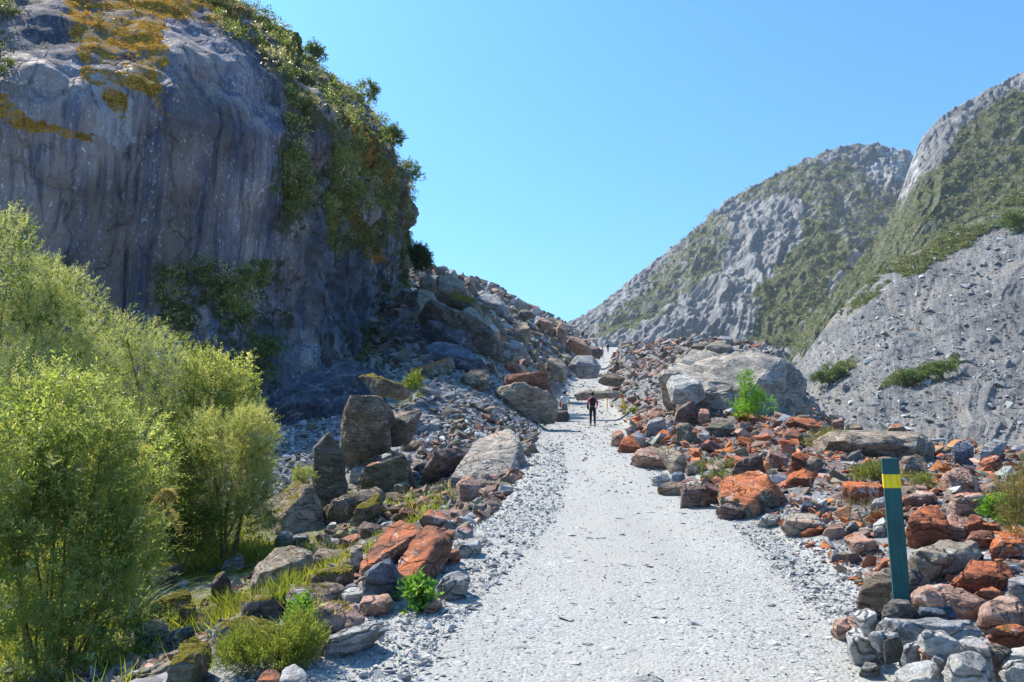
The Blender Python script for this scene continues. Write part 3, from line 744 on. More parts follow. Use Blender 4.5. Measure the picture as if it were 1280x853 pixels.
H("flat_rock", 'G', "smooth light grey slab on the lower gravel bank", [401,814, 415,795, 445,783, 475,779, 479,790, 455,802, 425,817, 405,820], g_left, ref="the smooth light grey slab")
H("rock", 'p', "pink and white rock at the gravel edge by the leafy plant", [528,767, 535,750, 548,747, 553,755, 541,766], g_left)
H("rock", 'd', "pointed dark rock capped with moss in the gully grass", [262,750, 270,722, 276,715, 285,728, 292,744, 280,753], g_gully, moss=.2, tilt=.4, edge=.8)
H("rock", 'd', "long dark rock with orange brown moss along its back", [186,767, 200,750, 232,738, 241,745, 226,765, 210,783, 194,778], g_gully, moss=.45)
H("rock", 'd', "small mossy block between the long mossy rock and grass", [222,768, 230,757, 245,757, 241,774, 225,785], g_gully, moss=.35)
H("boulder", 'd', "broad mossy dome half hidden by grassy shrub", [268,793, 280,780, 310,771, 345,780, 352,797, 330,812, 290,815, 272,808], g_gully, moss=.36, ref="the broad mossy dome")
H("boulder", 'o', "moss covered boulder at the bottom edge of the gully", [204,862, 215,828, 228,805, 243,798, 260,805, 264,822, 247,845, 232,864], g_gully, moss=.34, ref="the lowest mossy boulder")
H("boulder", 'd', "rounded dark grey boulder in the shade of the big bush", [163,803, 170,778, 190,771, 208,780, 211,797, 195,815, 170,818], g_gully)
H("rock", 'd', "long bare dark rock lying across the shaded stream bed", [205,803, 240,785, 262,777, 269,785, 256,803, 225,812], g_gully)
H("rock", 'd', "black mossy boulder below the drooping plumes", [188,718, 200,697, 215,692, 224,705, 221,724, 200,733], g_gully, moss=.28)
H("rock", 'g', "grey lichen covered rock at the back of the grass patch", [277,712, 285,697, 300,692, 306,703, 296,714], g_gully, moss=.18)
H("rock", 'g', "flat grey stone below the big moss topped boulder", [343,677, 352,665, 365,665, 367,676, 352,684], g_gully)
H("rock", 'g', "rounded grey stone next to the flat grey one under the big moss topped boulder", [366,677, 370,668, 384,667, 386,676, 372,680], g_gully)
H("rock", 'r', "salmon red stone on the bottom edge of the gravel bank", [318,862, 328,842, 338,835, 351,843, 350,862], g_left, lichen=.15)
H("rock", 'G', "grey wrinkled stone next to the salmon red one", [345,866, 355,838, 368,832, 384,843, 386,866], g_left, rough=1.4)
H("rock", 'w', "small white stone under the flat brown slab", [409,659, 415,653, 420,653, 421,659, 413,662], g_left)
H("rock", 'p', "salmon pink chunk above the purple brown block", [521,631, 526,623, 537,621, 539,629, 531,637, 523,638], g_left, lichen=.15)
H("rock", 'r', "reddish brown chunk with a moss fleck left of the purple block".replace(" left of the", " beside the"), [497,646, 502,635, 513,634, 525,643, 518,652, 505,653], g_left, lichen=.12, moss=.05)
H("rock", 'p', "pale pink elongated rock below the flat pink slab", [561,645, 566,636, 577,638, 584,645, 578,650, 566,650], g_left)
H("rock", 'o', "mottled olive rock beyond the pyramid shaped boulder", [491,612, 497,604, 510,601, 512,607, 503,614, 494,616], g_left, moss=.12)
H("rock", 'w', "bright white angular stone on the grey mound", [535,533, 540,525, 550,524, 552,530, 546,537, 537,537], g_left)
H("flat_rock", 'b', "brown wedge of rock on the grey mound beside the white stone", [560,541, 565,535, 577,530, 579,534, 570,541], g_left)
H("rock", 'b', "flat brown rock on the lower grey mound", [501,559, 507,552, 525,551, 528,556, 518,562, 505,563], g_left)
H("rock", 'g', "grey red rimmed rock at the gravel edge above the knobbly one", [568,668, 572,660, 585,658, 592,665, 588,674, 574,674], g_left, lichen=.1)
H("rock", 'r', "dark red flat stone between the rust slab and gravel", [552,671, 558,663, 566,664, 567,673, 558,676], g_left, lichen=.15)
# --- the mound and the hill behind
H("boulder", 't', "thick flat boulder beside the path casting a long shadow", [613,497, 620,486, 650,489, 690,493, 696,508, 693,521, 670,520, 640,512, 617,506], g_hill, d=35.5, edge=.9, tilt=.5, thick=.8, ref="the thick flat boulder")
H("flat_rock", 'r', "reddish slab lying on top of the thick flat boulder", [630,482, 633,470, 660,467, 685,474, 691,494, 672,494, 640,488], g_hill, d=36.2, edge=.8, tilt=.6, thick=.75)
H("rock", 'd', "dark rounded stone at the foot of the thick flat boulder", [695,524, 698,512, 707,511, 712,522, 704,528], g_hill, edge=.8)
H("boulder", 'o', "rock heap topped with orange slabs and yellow moss on the mound", [508,480, 512,463, 535,454, 563,447, 568,456, 555,470, 530,481], g_hill, lichen=.26, moss=.2, ref="the orange topped rock")
H("rock", 'b', "brown block on the mound crest near the orange topped rock", [575,476, 590,463, 608,463, 613,476, 600,486, 585,484], g_hill)
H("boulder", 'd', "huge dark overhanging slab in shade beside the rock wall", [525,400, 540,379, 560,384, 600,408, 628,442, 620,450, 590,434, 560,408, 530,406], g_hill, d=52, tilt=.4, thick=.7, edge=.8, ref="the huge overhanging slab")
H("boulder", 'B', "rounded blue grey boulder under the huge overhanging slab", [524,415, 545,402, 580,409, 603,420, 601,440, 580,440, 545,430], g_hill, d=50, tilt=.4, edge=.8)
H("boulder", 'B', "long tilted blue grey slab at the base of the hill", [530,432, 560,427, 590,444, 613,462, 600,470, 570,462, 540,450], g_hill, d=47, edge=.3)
H("boulder", 't', "pale sloping slab between the rock wall and the overhanging slab", [516,396, 524,362, 540,364, 549,380, 536,398], g_hill, d=57, tilt=1.2, edge=.3)
H("boulder", 't', "topmost domed boulder on the hill skyline with brown moss", [543,368, 547,345, 560,342, 575,350, 591,370, 588,378, 565,375], g_hill, d=63, moss=.08, ref="the topmost domed boulder")
H("boulder", 'b', "brown boulder against the rock wall beside the skyline dome", [521,366, 526,350, 535,343, 544,350, 546,366, 534,374], g_hill, d=62)
H("flat_rock", 'o', "sloping slab covered with bright green yellow moss below the skyline", [558,372, 564,366, 580,370, 600,385, 606,394, 592,392, 572,382], g_hill, d=59, moss=.62)
H("boulder", 'g', "broad grey skyline boulder behind the mossy sloping slab", [590,380, 605,367, 622,371, 635,385, 634,394, 610,392, 597,387], g_hill, d=72, ref="the broad grey skyline boulder")
H("boulder", 'd', "small dark round boulder perched on the skyline", [648,394, 650,388, 658,386, 666,394, 656,399], g_hill, d=88)
H("flat_rock", 'p', "flat pinkish slab on the skyline", [671,403, 676,397, 692,404, 691,410, 680,410], g_hill, d=100)
H("boulder", 'p', "pointed pinkish boulder where the hill skyline meets the sky gap", [695,413, 700,403, 704,403, 711,412, 707,420, 698,419], g_hill, d=105)
H("boulder", 't', "tan boulder with a shaded front beside the overhanging slab", [576,398, 585,382, 600,390, 613,403, 606,418, 590,412], g_hill, d=55)
H("boulder", 't', "rounded tan boulder on the hillside above the two hikers", [681,457, 687,448, 700,449, 710,460, 706,471, 690,469], g_hill, d=60, ref="the rounded tan boulder")
H("boulder", 'g', "large grey boulder beside the bend of the track", [711,458, 722,444, 740,446, 751,457, 746,467, 725,468], g_hill, d=66, ref="the large grey boulder")
H("flat_rock", 'p', "sunlit orange pink slab above the bend of the track", [707,430, 715,420, 728,425, 740,437, 738,444, 722,438], g_hill, d=92, lichen=.12)
H("flat_rock", 'u', "long purplish slab beside the far walkers", [727,434, 745,433, 753,440, 749,446, 735,443], g_hill, d=102)
H("flat_rock", 't', "long pale slab with yellow moss lying beside the track", [718,494, 735,488, 770,489, 780,491, 777,494, 745,496, 722,498], g_hill, d=47, moss=.2, edge=.3, thick=.3, ref="the long mossy slab")
H("boulder", 'b', "mossy brown rock above the long mossy slab", [748,476, 753,468, 768,467, 781,473, 776,479, 756,479], g_hill, d=58, moss=.12, thick=.6)
H("rock", 'r', "rust streaked rock on the hill beside the lower red marker", [630,462, 634,452, 645,452, 652,462, 648,468, 636,468], g_hill, lichen=.25)
H("boulder", 't', "tilted tan block on the hillside below the grey skyline boulder", [640,424, 648,404, 658,404, 664,418, 656,430], g_hill, d=75)
H("boulder", 'g', "grey slab pair in the middle of the hillside", [630,440, 642,424, 652,430, 660,444, 648,450], g_hill, d=66)
H("boulder", 'd', "dark cavity rock on the hill below the small round skyline boulder", [628,405, 640,396, 652,404, 654,414, 640,414], g_hill, d=78)
# --- centre right
HP("boulder", "T", "giant whitish boulder with a shaded grey end towards the valley", [832,472,0, 838,494,-.5, 868,503,-1, 900,509,-1.3, 848,453,2.5, 880,445,4, 935,446,4, 956,452,3, 976,454,.8, 938,492,-1.6, 950,517,-1.3, 1004,524,2.2, 998,474,2.0], g_field, d=37, ref="the giant whitish boulder", rough=1.9, res=1.5)
H("boulder", 'w', "white block split off the giant whitish boulder", [833,480, 840,471, 855,469, 873,475, 881,490, 866,499, 840,497], g_field, d=34.5, edge=.5)
H("flat_rock", 'p', "pale orange slab under the white split block", [835,502, 840,493, 868,489, 876,495, 860,505, 838,506], g_field, lichen=.1)
H("boulder", 't', "pale boulder on the crest beyond the giant whitish boulder", [880,438, 890,428, 905,426, 916,434, 908,442, 888,444], g_field, d=62)
H("boulder", 'g', "grey boulder topping the rubble crest against the green slope", [895,428, 902,420, 914,421, 918,430, 906,434], g_field, d=66)
H("boulder", 'b', "brown block on the crest of the rubble", [862,437, 868,429, 878,430, 882,437, 872,441], g_field, d=64)
H("boulder", 'u', "dark blocky boulder in the middle of the rubble", [843,527, 845,511, 855,507, 868,510, 877,516, 873,532, 850,531], g_field, edge=.85, lichen=.08, ref="the dark blocky boulder")
H("rock", 'p', "red and white rock touching the dark blocky boulder", [871,524, 876,511, 885,512, 889,524, 880,532], g_field, lichen=.15)
H("boulder", 'o', "olive fronted boulder with an orange cap below the dark blocky one", [843,547, 846,530, 863,530, 866,545, 860,558, 845,555], g_field, lichen=.08, edge=.85)
H("flat_rock", 'o', "low dark slab near the leafy sapling", [879,543, 890,528, 915,527, 918,537, 900,544, 885,546], g_field, edge=.7, lichen=.05)
H("rock", 'w', "white angular stone below the low dark slab", [871,547, 880,538, 887,541, 886,550, 875,552], g_field)
H("flat_rock", 'R', "flat orange red slab at the foot of the leafy sapling", [917,520, 925,513, 947,523, 941,530, 925,526], g_field, lichen=.35)
H("rock", 'p', "orange tinged rock at the path edge near the yellow stakes", [763,555, 766,542, 776,537, 781,548, 772,559], g_field, lichen=.22)
H("rock", 'R', "bright orange rock on the path edge", [772,563, 780,547, 790,545, 801,560, 790,567, 778,567], g_field, lichen=.45, ref="the bright orange path edge rock")
H("rock", 'g', "tall grey rock behind the bright orange path edge rock", [806,541, 812,525, 825,522, 833,535, 827,546, 815,546], g_field, edge=.8)
H("rock", 'g', "grey wedge touching the bright orange path edge rock", [789,551, 795,539, 805,544, 809,556, 798,558], g_field)
H("boulder", 'p', "pink grey banded boulder on the path edge", [787,576, 798,563, 815,559, 835,567, 841,579, 822,586, 800,581], g_field, lichen=.05, ref="the pink grey banded boulder")
H("flat_rock", 'B', "flat blue grey slate in front of the pink grey banded boulder", [788,580, 793,573, 810,573, 812,579, 795,582], g_field)
H("flat_rock", 't', "pale slab speckled with yellow lichen", [820,562, 830,557, 845,561, 858,578, 856,592, 843,590, 832,575], g_field, moss=.22, edge=.3)
H("rock", 'b', "small brown topped rock next to the speckled slab", [856,589, 868,576, 880,575, 881,586, 870,594, 860,594], g_field)
H("flat_rock", 'w', "white flat stone at the path edge", [813,601, 822,594, 835,592, 838,600, 822,608, 815,606], g_field)
H("rock", 'B', "dark blue stone beside the white flat path edge stone", [838,600, 842,590, 854,590, 857,598, 848,605], g_field)
H("rock", 'b', "low brown rock with a dark front at the path edge", [821,613, 840,602, 852,603, 853,617, 838,620], g_field, edge=.7)
H("boulder", 'u', "dark purple boulder with slanting grain at the path edge", [851,628, 853,602, 865,597, 878,612, 889,627, 879,635, 862,631], g_field, edge=.6, rough=1.3, ref="the dark purple boulder")
H("rock", 'u', "dark rock wedged between the purple and the big orange boulder", [875,613, 885,602, 898,611, 902,627, 890,630], g_field, lichen=.12)
H("boulder", 'u', "dark pyramid behind the big orange boulder", [914,592, 935,571, 945,568, 956,582, 958,595, 930,599], g_field, edge=.85, tilt=.6, ref="the dark pyramid")
HP("boulder", "o", "big boulder with a smooth bright orange top and dark front", [901,608,0, 910,597,.5, 930,595,.6, 948,589,.65, 959,596,.4, 956,612,-.35, 935,631,-.6, 904,624,-.45, 960,644,-.25, 987,632,.5, 986,643,.4, 938,642,-.55], g_field, lichen=.52, ref="the big orange boulder")
H("rock", 'p', "pink grey rock leaning on the big orange boulder", [900,635, 905,620, 915,611, 931,625, 926,638, 906,640], g_field, lichen=.12)
H("rock", 'u', "cluster of purple grey chunks below the big orange boulder", [895,640, 912,628, 930,626, 939,637, 926,648, 905,649], g_field)
H("rock", 'p', "pale faced pyramid beyond the dark pyramid", [956,575, 965,563, 972,562, 986,573, 981,584, 965,586], g_field, edge=.7)
H("rock", 'R', "orange rimmed dark block in the rust field", [986,581, 992,567, 1005,565, 1011,572, 1004,590, 995,591], g_field, lichen=.36, edge=.8)
H("rock", 'b', "brown block next to the orange rimmed one", [1003,587, 1006,572, 1016,569, 1029,580, 1024,590], g_field, lichen=.1)
H("rock", 'R', "orange domed rock with a dark hollow", [980,605, 990,591, 1005,587, 1018,598, 1013,607, 990,609], g_field, lichen=.42)
H("rock", 'r', "pointed red brown rock near the giant boulder foot", [976,555, 982,540, 992,534, 1003,545, 1007,556, 990,560], g_field, lichen=.15)
H("flat_rock", 'R', "flat slab with an orange top beside the marker post", [1052,618, 1055,603, 1080,603, 1104,608, 1104,622, 1090,629, 1060,623], g_field, lichen=.5, edge=.7, ref="the orange topped flat slab")
H("boulder", 't', "long low pale slab boulder along the rubble crest", [1018,553, 1040,541, 1100,540, 1150,544, 1167,556, 1162,564, 1140,573, 1060,569, 1030,563], g_field, d=25, edge=.55, tilt=1.0, ref="the long low pale slab")
H("flat_rock", 'r', "red slab on the crest beside the giant boulder foot", [981,530, 990,523, 1015,524, 1031,535, 1015,540, 990,535], g_field, lichen=.28)
H("rock", 'p', "pink block standing on the crest behind the long low pale slab", [1038,537, 1043,525, 1052,522, 1057,535, 1048,542], g_field, d=27.5, edge=.8)
H("rock", 'b', "brown red slab heap at the far end of the crest", [1108,541, 1113,531, 1125,528, 1133,539, 1122,543], g_field, d=27.5, lichen=.1)
H("rock", 'b', "flat brown block behind the long low pale slab", [1055,540, 1060,531, 1076,531, 1079,539], g_field, d=27.5, lichen=.05)
H("boulder", 'b', "rounded brown boulder just beyond the post top", [1122,588, 1130,572, 1145,569, 1157,575, 1159,590, 1140,596, 1125,596], g_field, lichen=.05)
H("boulder", 'B', "dark slate blue boulder with a sharp top on the crest", [1189,565, 1200,553, 1212,550, 1221,570, 1208,578, 1195,575], g_field, d=19, edge=.85)
H("boulder", 'G', "pale grey streaked boulder on the far crest", [1221,572, 1232,555, 1245,548, 1259,550, 1256,563, 1240,575, 1225,578], g_field, d=21)
H("boulder", 'R', "round red boulder on the crest near dry grass", [1223,577, 1230,571, 1245,569, 1253,578, 1246,591, 1235,591], g_field, d=17, lichen=.15)
H("boulder", 'p', "large pink boulder with a blue grey side", [1175,606, 1180,592, 1200,584, 1213,588, 1224,605, 1221,618, 1200,619, 1180,612], g_field, lichen=.14, ref="the large pink boulder")
H("flat_rock", 'p', "big flat white and red slab with a deep shaded front", [1185,633, 1200,618, 1235,616, 1265,621, 1274,631, 1258,645, 1220,641, 1192,640], g_field, lichen=.2, edge=.75, d=9.6, ref="the big flat white and red slab")
H("rock", 'p', "low pinkish brown rock beside the post band", [1129,628, 1145,614, 1165,616, 1172,624, 1150,633], g_field)
H("boulder", 'R', "big red angular boulder with a triangular shaded face", [1130,670, 1140,645, 1160,632, 1180,642, 1184,655, 1191,678, 1170,684, 1145,680], g_field, lichen=.2, ref="the big red angular boulder")
H("rock", 'p', "grey red cube of rock below the big flat slab", [1182,667, 1186,645, 1200,647, 1211,655, 1206,673, 1190,674], g_field, lichen=.18)
H("rock", 'R', "red block with a pale vein below the big flat slab", [1206,669, 1213,643, 1225,644, 1231,660, 1215,672], g_field, lichen=.15)
H("flat_rock", 'R', "flat orange red stone under the green leafy shrub", [1224,661, 1230,654, 1250,656, 1251,663, 1230,668], g_field, lichen=.3)
H("rock", 'r', "smooth brown red rock below the red veined block", [1207,679, 1215,665, 1240,664, 1246,672, 1236,685, 1215,684], g_field, lichen=.08)
H("boulder", 'R', "orange boulder with split edges by the frame of dry bushes", [1236,694, 1243,675, 1255,662, 1272,667, 1290,680, 1284,697, 1255,697], g_field, lichen=.34)
H("boulder", 't', "large bent grey brown boulder with an arched underside", [1133,709, 1150,690, 1180,679, 1220,679, 1226,693, 1210,712, 1185,715, 1165,731, 1148,727], g_field, edge=.6, d=7.1, ref="the bent grey brown boulder")
H("boulder", 'R', "jagged dark red boulder with orange edges", [1189,739, 1205,718, 1217,702, 1245,704, 1270,717, 1277,724, 1250,740, 1215,745], g_field, lichen=.24, rough=1.5, d=6.4, ref="the jagged dark red boulder")
H("rock", 'w', "small white stone on the jagged dark red boulder", [1228,704, 1230,694, 1238,692, 1240,704], g_field, d=6.7)
H("boulder", 'G', "grey block at the picture edge beside the jagged red boulder".replace("at the picture edge ", "with flat sides "), [1257,739, 1262,724, 1280,722, 1294,745, 1276,753], g_field, d=6.1)
H("flat_rock", 'p', "wide pinkish grey slab just behind the marker post cairn", [1137,750, 1150,735, 1190,733, 1215,739, 1239,752, 1220,771, 1200,773, 1180,764, 1145,762], g_field, lichen=.05, d=5.75, edge=.5)
H("boulder", 'p', "pink white veined boulder beside the cairn", [1222,777, 1230,757, 1250,747, 1270,747, 1286,765, 1272,784, 1240,787], g_field, d=5.6, edge=.4)
H("flat_rock", 'r', "salmon flat stone between the jagged red and pink veined boulders", [1217,744, 1240,734, 1256,745, 1240,752], g_field, d=6.2, lichen=.2)
H("boulder", 'b', "dark fronted brown boulder behind the post on the path side", [1072,750, 1085,725, 1110,709, 1120,715, 1122,748, 1095,755], g_field, d=5.75, edge=.6)
H("boulder", 'd', "dark grey boulder behind the post on the valley side", [1134,724, 1140,708, 1150,714, 1167,733, 1150,744, 1137,742], g_field, d=6.1)
H("rock", 't', "angular tan rock at the path edge with a dark front", [977,660, 990,643, 1020,644, 1031,655, 1021,666, 995,667], g_field, edge=.6)
H("rock", 'p', "salmon pink flat rock beside the gravel", [1029,668, 1038,655, 1052,654, 1058,668, 1045,673], g_field, lichen=.1)
H("flat_rock", 'p', "pink grey tilted slab near the white stones", [1054,673, 1070,667, 1098,684, 1094,693, 1070,689], g_field, lichen=.12)
H("rock", 'R', "thin red sliver of rock at the gravel edge", [999,670, 1025,656, 1031,665, 1015,671], g_field, lichen=.2)
H("rock", 'w', "pale flat rocks at the foot of the big orange boulder", [947,653, 960,642, 976,645, 971,658], g_field)
H("rock", 'w', "white upright stone near the post", [1090,670, 1093,655, 1105,646, 1109,660, 1104,671], g_field)
H("rock", 'G', "grey white stone below the orange topped flat slab", [1087,634, 1093,624, 1106,621, 1107,634, 1096,637], g_field)
H("rock", 'B', "slaty blue stone in the gap beyond the big orange boulder", [1000,640, 1006,622, 1016,624, 1018,640], g_field)
H("rock", 'w', "pale blue white stone standing beside the slaty one", [1019,640, 1024,620, 1033,618, 1036,634, 1026,643], g_field)
# --- cairn at the post
H("rock", 'd', "rounded dark grey banded stone against the post foot", [1103,774, 1106,757, 1118,750, 1134,752, 1143,765, 1141,777, 1110,779], g_cairn, d=4.72, edge=.8, rough=1.2, ref="the banded stone at the post foot")
H("flat_rock", 'g', "long flat grey slab across the cairn with a red end", [1094,786, 1105,774, 1160,771, 1215,776, 1232,789, 1200,798, 1145,803, 1110,793], g_cairn, d=4.45, edge=.5, lichen=-.02, thick=.5, ref="the long flat cairn slab")
H("flat_rock", 'B', "dark flat stone lying on the long flat cairn slab", [1144,772, 1150,760, 1190,759, 1197,773, 1180,776, 1147,776], g_cairn, d=4.7, edge=.8, thick=.6)
H("rock", 'p', "reddish rough stone at the path end of the cairn", [1039,790, 1045,775, 1070,770, 1081,785, 1071,799, 1050,799], g_cairn, lichen=.08)
H("rock", 'w', "white veined stone beside the banded stone at the post foot", [1066,768, 1085,759, 1099,772, 1095,787, 1080,784], g_cairn, d=4.6)
H("rock", 'G', "light grey pyramid stone on the gravel by the cairn", [1054,813, 1060,790, 1072,786, 1086,800, 1105,816, 1098,830, 1070,827], g_cairn, edge=.6)
H("rock", 'g', "flat grey green stone under the long flat cairn slab", [1085,796, 1100,789, 1122,791, 1127,804, 1100,806], g_cairn, d=4.28)
H("rock", 'd', "dark block supporting the cairn under the flat grey green stone", [1102,810, 1105,801, 1126,801, 1131,815, 1108,820], g_cairn, d=4.22, edge=.9)
H("rock", 'g', "olive grey angular stone in the lower cairn", [1126,823, 1130,807, 1145,802, 1157,812, 1154,831, 1135,833], g_cairn, edge=.8, d=4.1)
H("rock", 'G', "oval light grey stone resting on the lower cairn", [1146,799, 1158,789, 1180,790, 1198,802, 1199,814, 1180,818, 1160,814], g_cairn, d=4.0, edge=.6, ref="the oval light stone")
H("rock", 'p', "small oval brownish stone under the oval light one", [1148,812, 1153,806, 1166,822, 1162,830, 1152,823], g_cairn, d=4.02)
H("rock", 'g', "small striped grey stone beside the white block", [1163,828, 1175,815, 1188,822, 1184,838, 1170,837], g_cairn, d=3.95)
H("boulder", 'w', "big white angular block at the bottom of the cairn", [1180,842, 1190,820, 1215,814, 1231,825, 1240,842, 1237,866, 1190,868], g_cairn, d=3.75, edge=.6)
H("rock", 'w', "cream stone with a reddish nose at the cairn bottom", [1119,840, 1140,829, 1165,827, 1174,838, 1168,866, 1130,866], g_cairn, d=3.75)
H("flat_rock", 'g', "grey slab leaning behind the white block", [1198,803, 1215,796, 1236,815, 1244,842, 1225,826], g_cairn, d=4.15)
H("rock", 'R', "orange stone with green moss beside the cairn", [1235,797, 1250,784, 1280,779, 1290,790, 1267,801, 1245,804], g_cairn, lichen=.3, moss=.18, d=4.7)
H("rock", 'b', "brown stone behind the white stones of the cairn corner", [1226,819, 1245,804, 1264,812, 1257,834, 1240,836], g_cairn, d=4.25)
H("rock", 'w', "white stone at the outer corner of the cairn", [1250,842, 1262,827, 1280,825, 1290,850, 1262,856], g_cairn, d=3.95)
H("rock", 'w', "white rounded stone above the outer cairn corner", [1258,828, 1266,812, 1284,808, 1292,826, 1272,832], g_cairn, d=4.3)
H("rock", 'G', "flat pale stone set in the gravel near the cairn", [1074,842, 1082,828, 1094,830, 1100,840, 1088,846], g_cairn)
H("rock", 'G', "pale stone breaking through the middle of the track", [772,866, 790,846, 815,843, 828,852, 822,866], g_cairn if False else "stones in the track", edge=.3)

# ------------------------------------------------------------------ loose stones
def stone_proto(npts, seed):
    r = np.random.default_rng(seed)
    p = r.normal(size=(npts, 3)); p /= np.linalg.norm(p, axis=1)[:, None]
    p = np.sign(p) * np.abs(p) ** .7; p *= r.uniform(.75, 1.0, (npts, 1))
    p *= np.array([1, r.uniform(.6, .95), r.uniform(.5, .8)])
    bm = bmesh.new()
    for q in p: bm.verts.new(q)
    bmesh.ops.convex_hull(bm, input=bm.verts)
    bmesh.ops.delete(bm, geom=[v for v in bm.verts if not v.link_faces], context='VERTS')
    bmesh.ops.triangulate(bm, faces=bm.faces)
    bm.verts.index_update()
    V = np.array([v.co for v in bm.verts]); Fc = np.array([[v.index for v in f.verts] for f in bm.faces]); bm.free()
    return V, Fc
PROTO_S = [stone_proto(8, 300 + i) for i in range(10)]
PROTO_M = [stone_proto(13, 400 + i) for i in range(12)]

def rots(n, tilt, r):
    a = r.uniform(0, 2 * np.pi, n); b = r.normal(0, tilt, n); c = r.normal(0, tilt, n)
    ca, sa, cb, sb, cc, sc = np.cos(a), np.sin(a), np.cos(b), np.sin(b), np.cos(c), np.sin(c)
    Rz = np.zeros((n, 3, 3)); Rz[:, 0, 0] = ca; Rz[:, 0, 1] = -sa; Rz[:, 1, 0] = sa; Rz[:, 1, 1] = ca; Rz[:, 2, 2] = 1
    Rx = np.zeros((n, 3, 3)); Rx[:, 0, 0] = 1; Rx[:, 1, 1] = cb; Rx[:, 1, 2] = -sb; Rx[:, 2, 1] = sb; Rx[:, 2, 2] = cb
    Ry = np.zeros((n, 3, 3)); Ry[:, 1, 1] = 1; Ry[:, 0, 0] = cc; Ry[:, 0, 2] = sc; Ry[:, 2, 0] = -sc; Ry[:, 2, 2] = cc
    return Rz @ Rx @ Ry

def stones(name, label, pos, rad, tint, protos, mat, tilt=.5, flat=.75, sink=.15, seed=0, group=None):
    kp, rad = clear(pos, rad); pos, rad, tint = pos[kp], rad[kp], tint[kp]
    r = np.random.default_rng(seed + 50); n = len(pos)
    Rm = rots(n, tilt, r); pick = r.integers(0, len(protos), n)
    Vs, Fs, Cs = [], [], []; base = 0
    for k, (V, Fc) in enumerate(protos):
        ix = np.where(pick == k)[0]
        if len(ix) == 0: continue
        m = len(ix)
        S = V[None] * (rad[ix][:, None, None] * np.stack([r.uniform(.8, 1.3, m), r.uniform(.7, 1.1, m), r.uniform(.55, 1.1, m) * flat], -1)[:, None, :])
        W = np.einsum('nij,nvj->nvi', Rm[ix], S)
        c = pos[ix].copy(); c[:, 2] += rad[ix] * flat * (.55 - sink)
        W = W + c[:, None, :]
        Vs.append(W.reshape(-1, 3)); Cs.append(np.repeat(tint[ix], len(V), axis=0))
        Fs.append((Fc[None] + (base + np.arange(m) * len(V))[:, None, None]).reshape(-1, 3)); base += m * len(V)
    o = obj(name, mesh(name, np.concatenate(Vs), np.concatenate(Fs), mat, False, np.concatenate(Cs)))
    return tag(o, label, "stones", None, 'stuff')

def palette(n, cols, wts, r, var=.16):
    c = np.array([RC_[k] if isinstance(k, str) else k for k in cols])[r.choice(len(cols), n, p=np.array(wts) / sum(wts))]
    return np.clip(c * (1 + r.normal(0, var, (n, 1))) * (1 + r.normal(0, .03, (n, 3))), .03, .75)

def clear(P, rad):
    """stones lying where a boulder stands are left out, those hard against it are small"""
    keep = np.ones(len(P), bool); lim = np.full(len(P), 99.0)
    for (fx, fy, a, b, h) in FOOT:
        q = ((P[:, 0] - fx) / a) ** 2 + ((P[:, 1] - fy) / b) ** 2
        keep &= q > .8
        q2 = ((P[:, 0] - fx) / (a * 1.25)) ** 2 + ((P[:, 1] - fy + .7 * b) / (b * 1.7)) ** 2
        lim = np.where(q2 < 1, np.minimum(lim, .13 * h), lim)
    return keep, np.minimum(rad, np.maximum(lim, .02))

def zone(n, ylo, yhi, vlo, vhi, side, seed, ypow=1.5, vpow=1.0, inside=False):
    """points on the ground; side -1 measures v from the track edge towards the wall, +1 towards the valley, 0 across the track"""
    r = np.random.default_rng(seed)
    q = 1 - ypow; u = r.uniform(size=n)
    y = (ylo ** q + u * (yhi ** q - ylo ** q)) ** (1 / q)
    v = vlo + (vhi - vlo) * r.uniform(size=n) ** vpow
    if side == 0: x = xc(y) + v * hw(y)
    else: x = xc(y) + side * (hw(y) + v)
    return np.stack([x, y, Z(x, y)], -1), v, r

def rad_(n, lo, hi, r, p=2.2):
    q = 1 - p; u = r.uniform(size=n); return (lo ** q + u * (hi ** q - lo ** q)) ** (1 / q)

# the track: fine pale gravel, coarser towards its edges
P_, v, r = zone(46000, 3.1, 13, -1.0, 1.0, 0, 1, 1.7)
e = np.abs(v) ** 2; keep = r.uniform(size=len(v)) < (.45 + .55 * e) * (.55 + .6 * (pn(P_ * .9, 4) > -.1)); P_, e = P_[keep], e[keep]
rad = rad_(len(P_), .004, .022, r, 2.9) * (.8 + .6 * e) * (1 + .03 * P_[:, 1])
stones("track_gravel", "fine pale grey gravel lying on the track", P_, rad, palette(len(P_), [(.30, .295, .28), (.37, .36, .34), (.23, .228, .222), (.43, .42, .40)], [4, 4, 1.2, 1], r), PROTO_S, M_GRAV, .3, .45, .32, 1)
P_, v, r = zone(520, 3.2, 16, -1.0, 1.0, 0, 13, 1.5)
rad = rad_(len(P_), .028, .085, r, 3.0)
stones("track_stones", "larger flat pale stones trodden into the track", P_, rad, palette(len(P_), [(.34, .335, .32), (.41, .40, .38), (.28, .28, .275), (.46, .45, .43)], [4, 4, 1.5, 1], r), PROTO_M, M_GRAV, .12, .32, .5, 13)
P_, v, r = zone(9500, 3.0, 26, -.75, .5, -1, 2, 1.5)
rad = rad_(len(P_), .010, .055, r, 2.6) * (1 + .015 * P_[:, 1])
stones("bank_gravel", "coarse grey gravel on the bank between track and gully", P_, rad, palette(len(P_), [(.30, .305, .31), (.40, .40, .395), (.23, .235, .245), (.33, .31, .27)], [4, 4, 2, 1], r), PROTO_S, M_GRAV, .45, .65, .2, 2)
P_, v, r = zone(10000, 2.6, 20, -.4, .6, 1, 3, 1.5)
rad = rad_(len(P_), .010, .05, r, 2.6) * (1 + .015 * P_[:, 1])
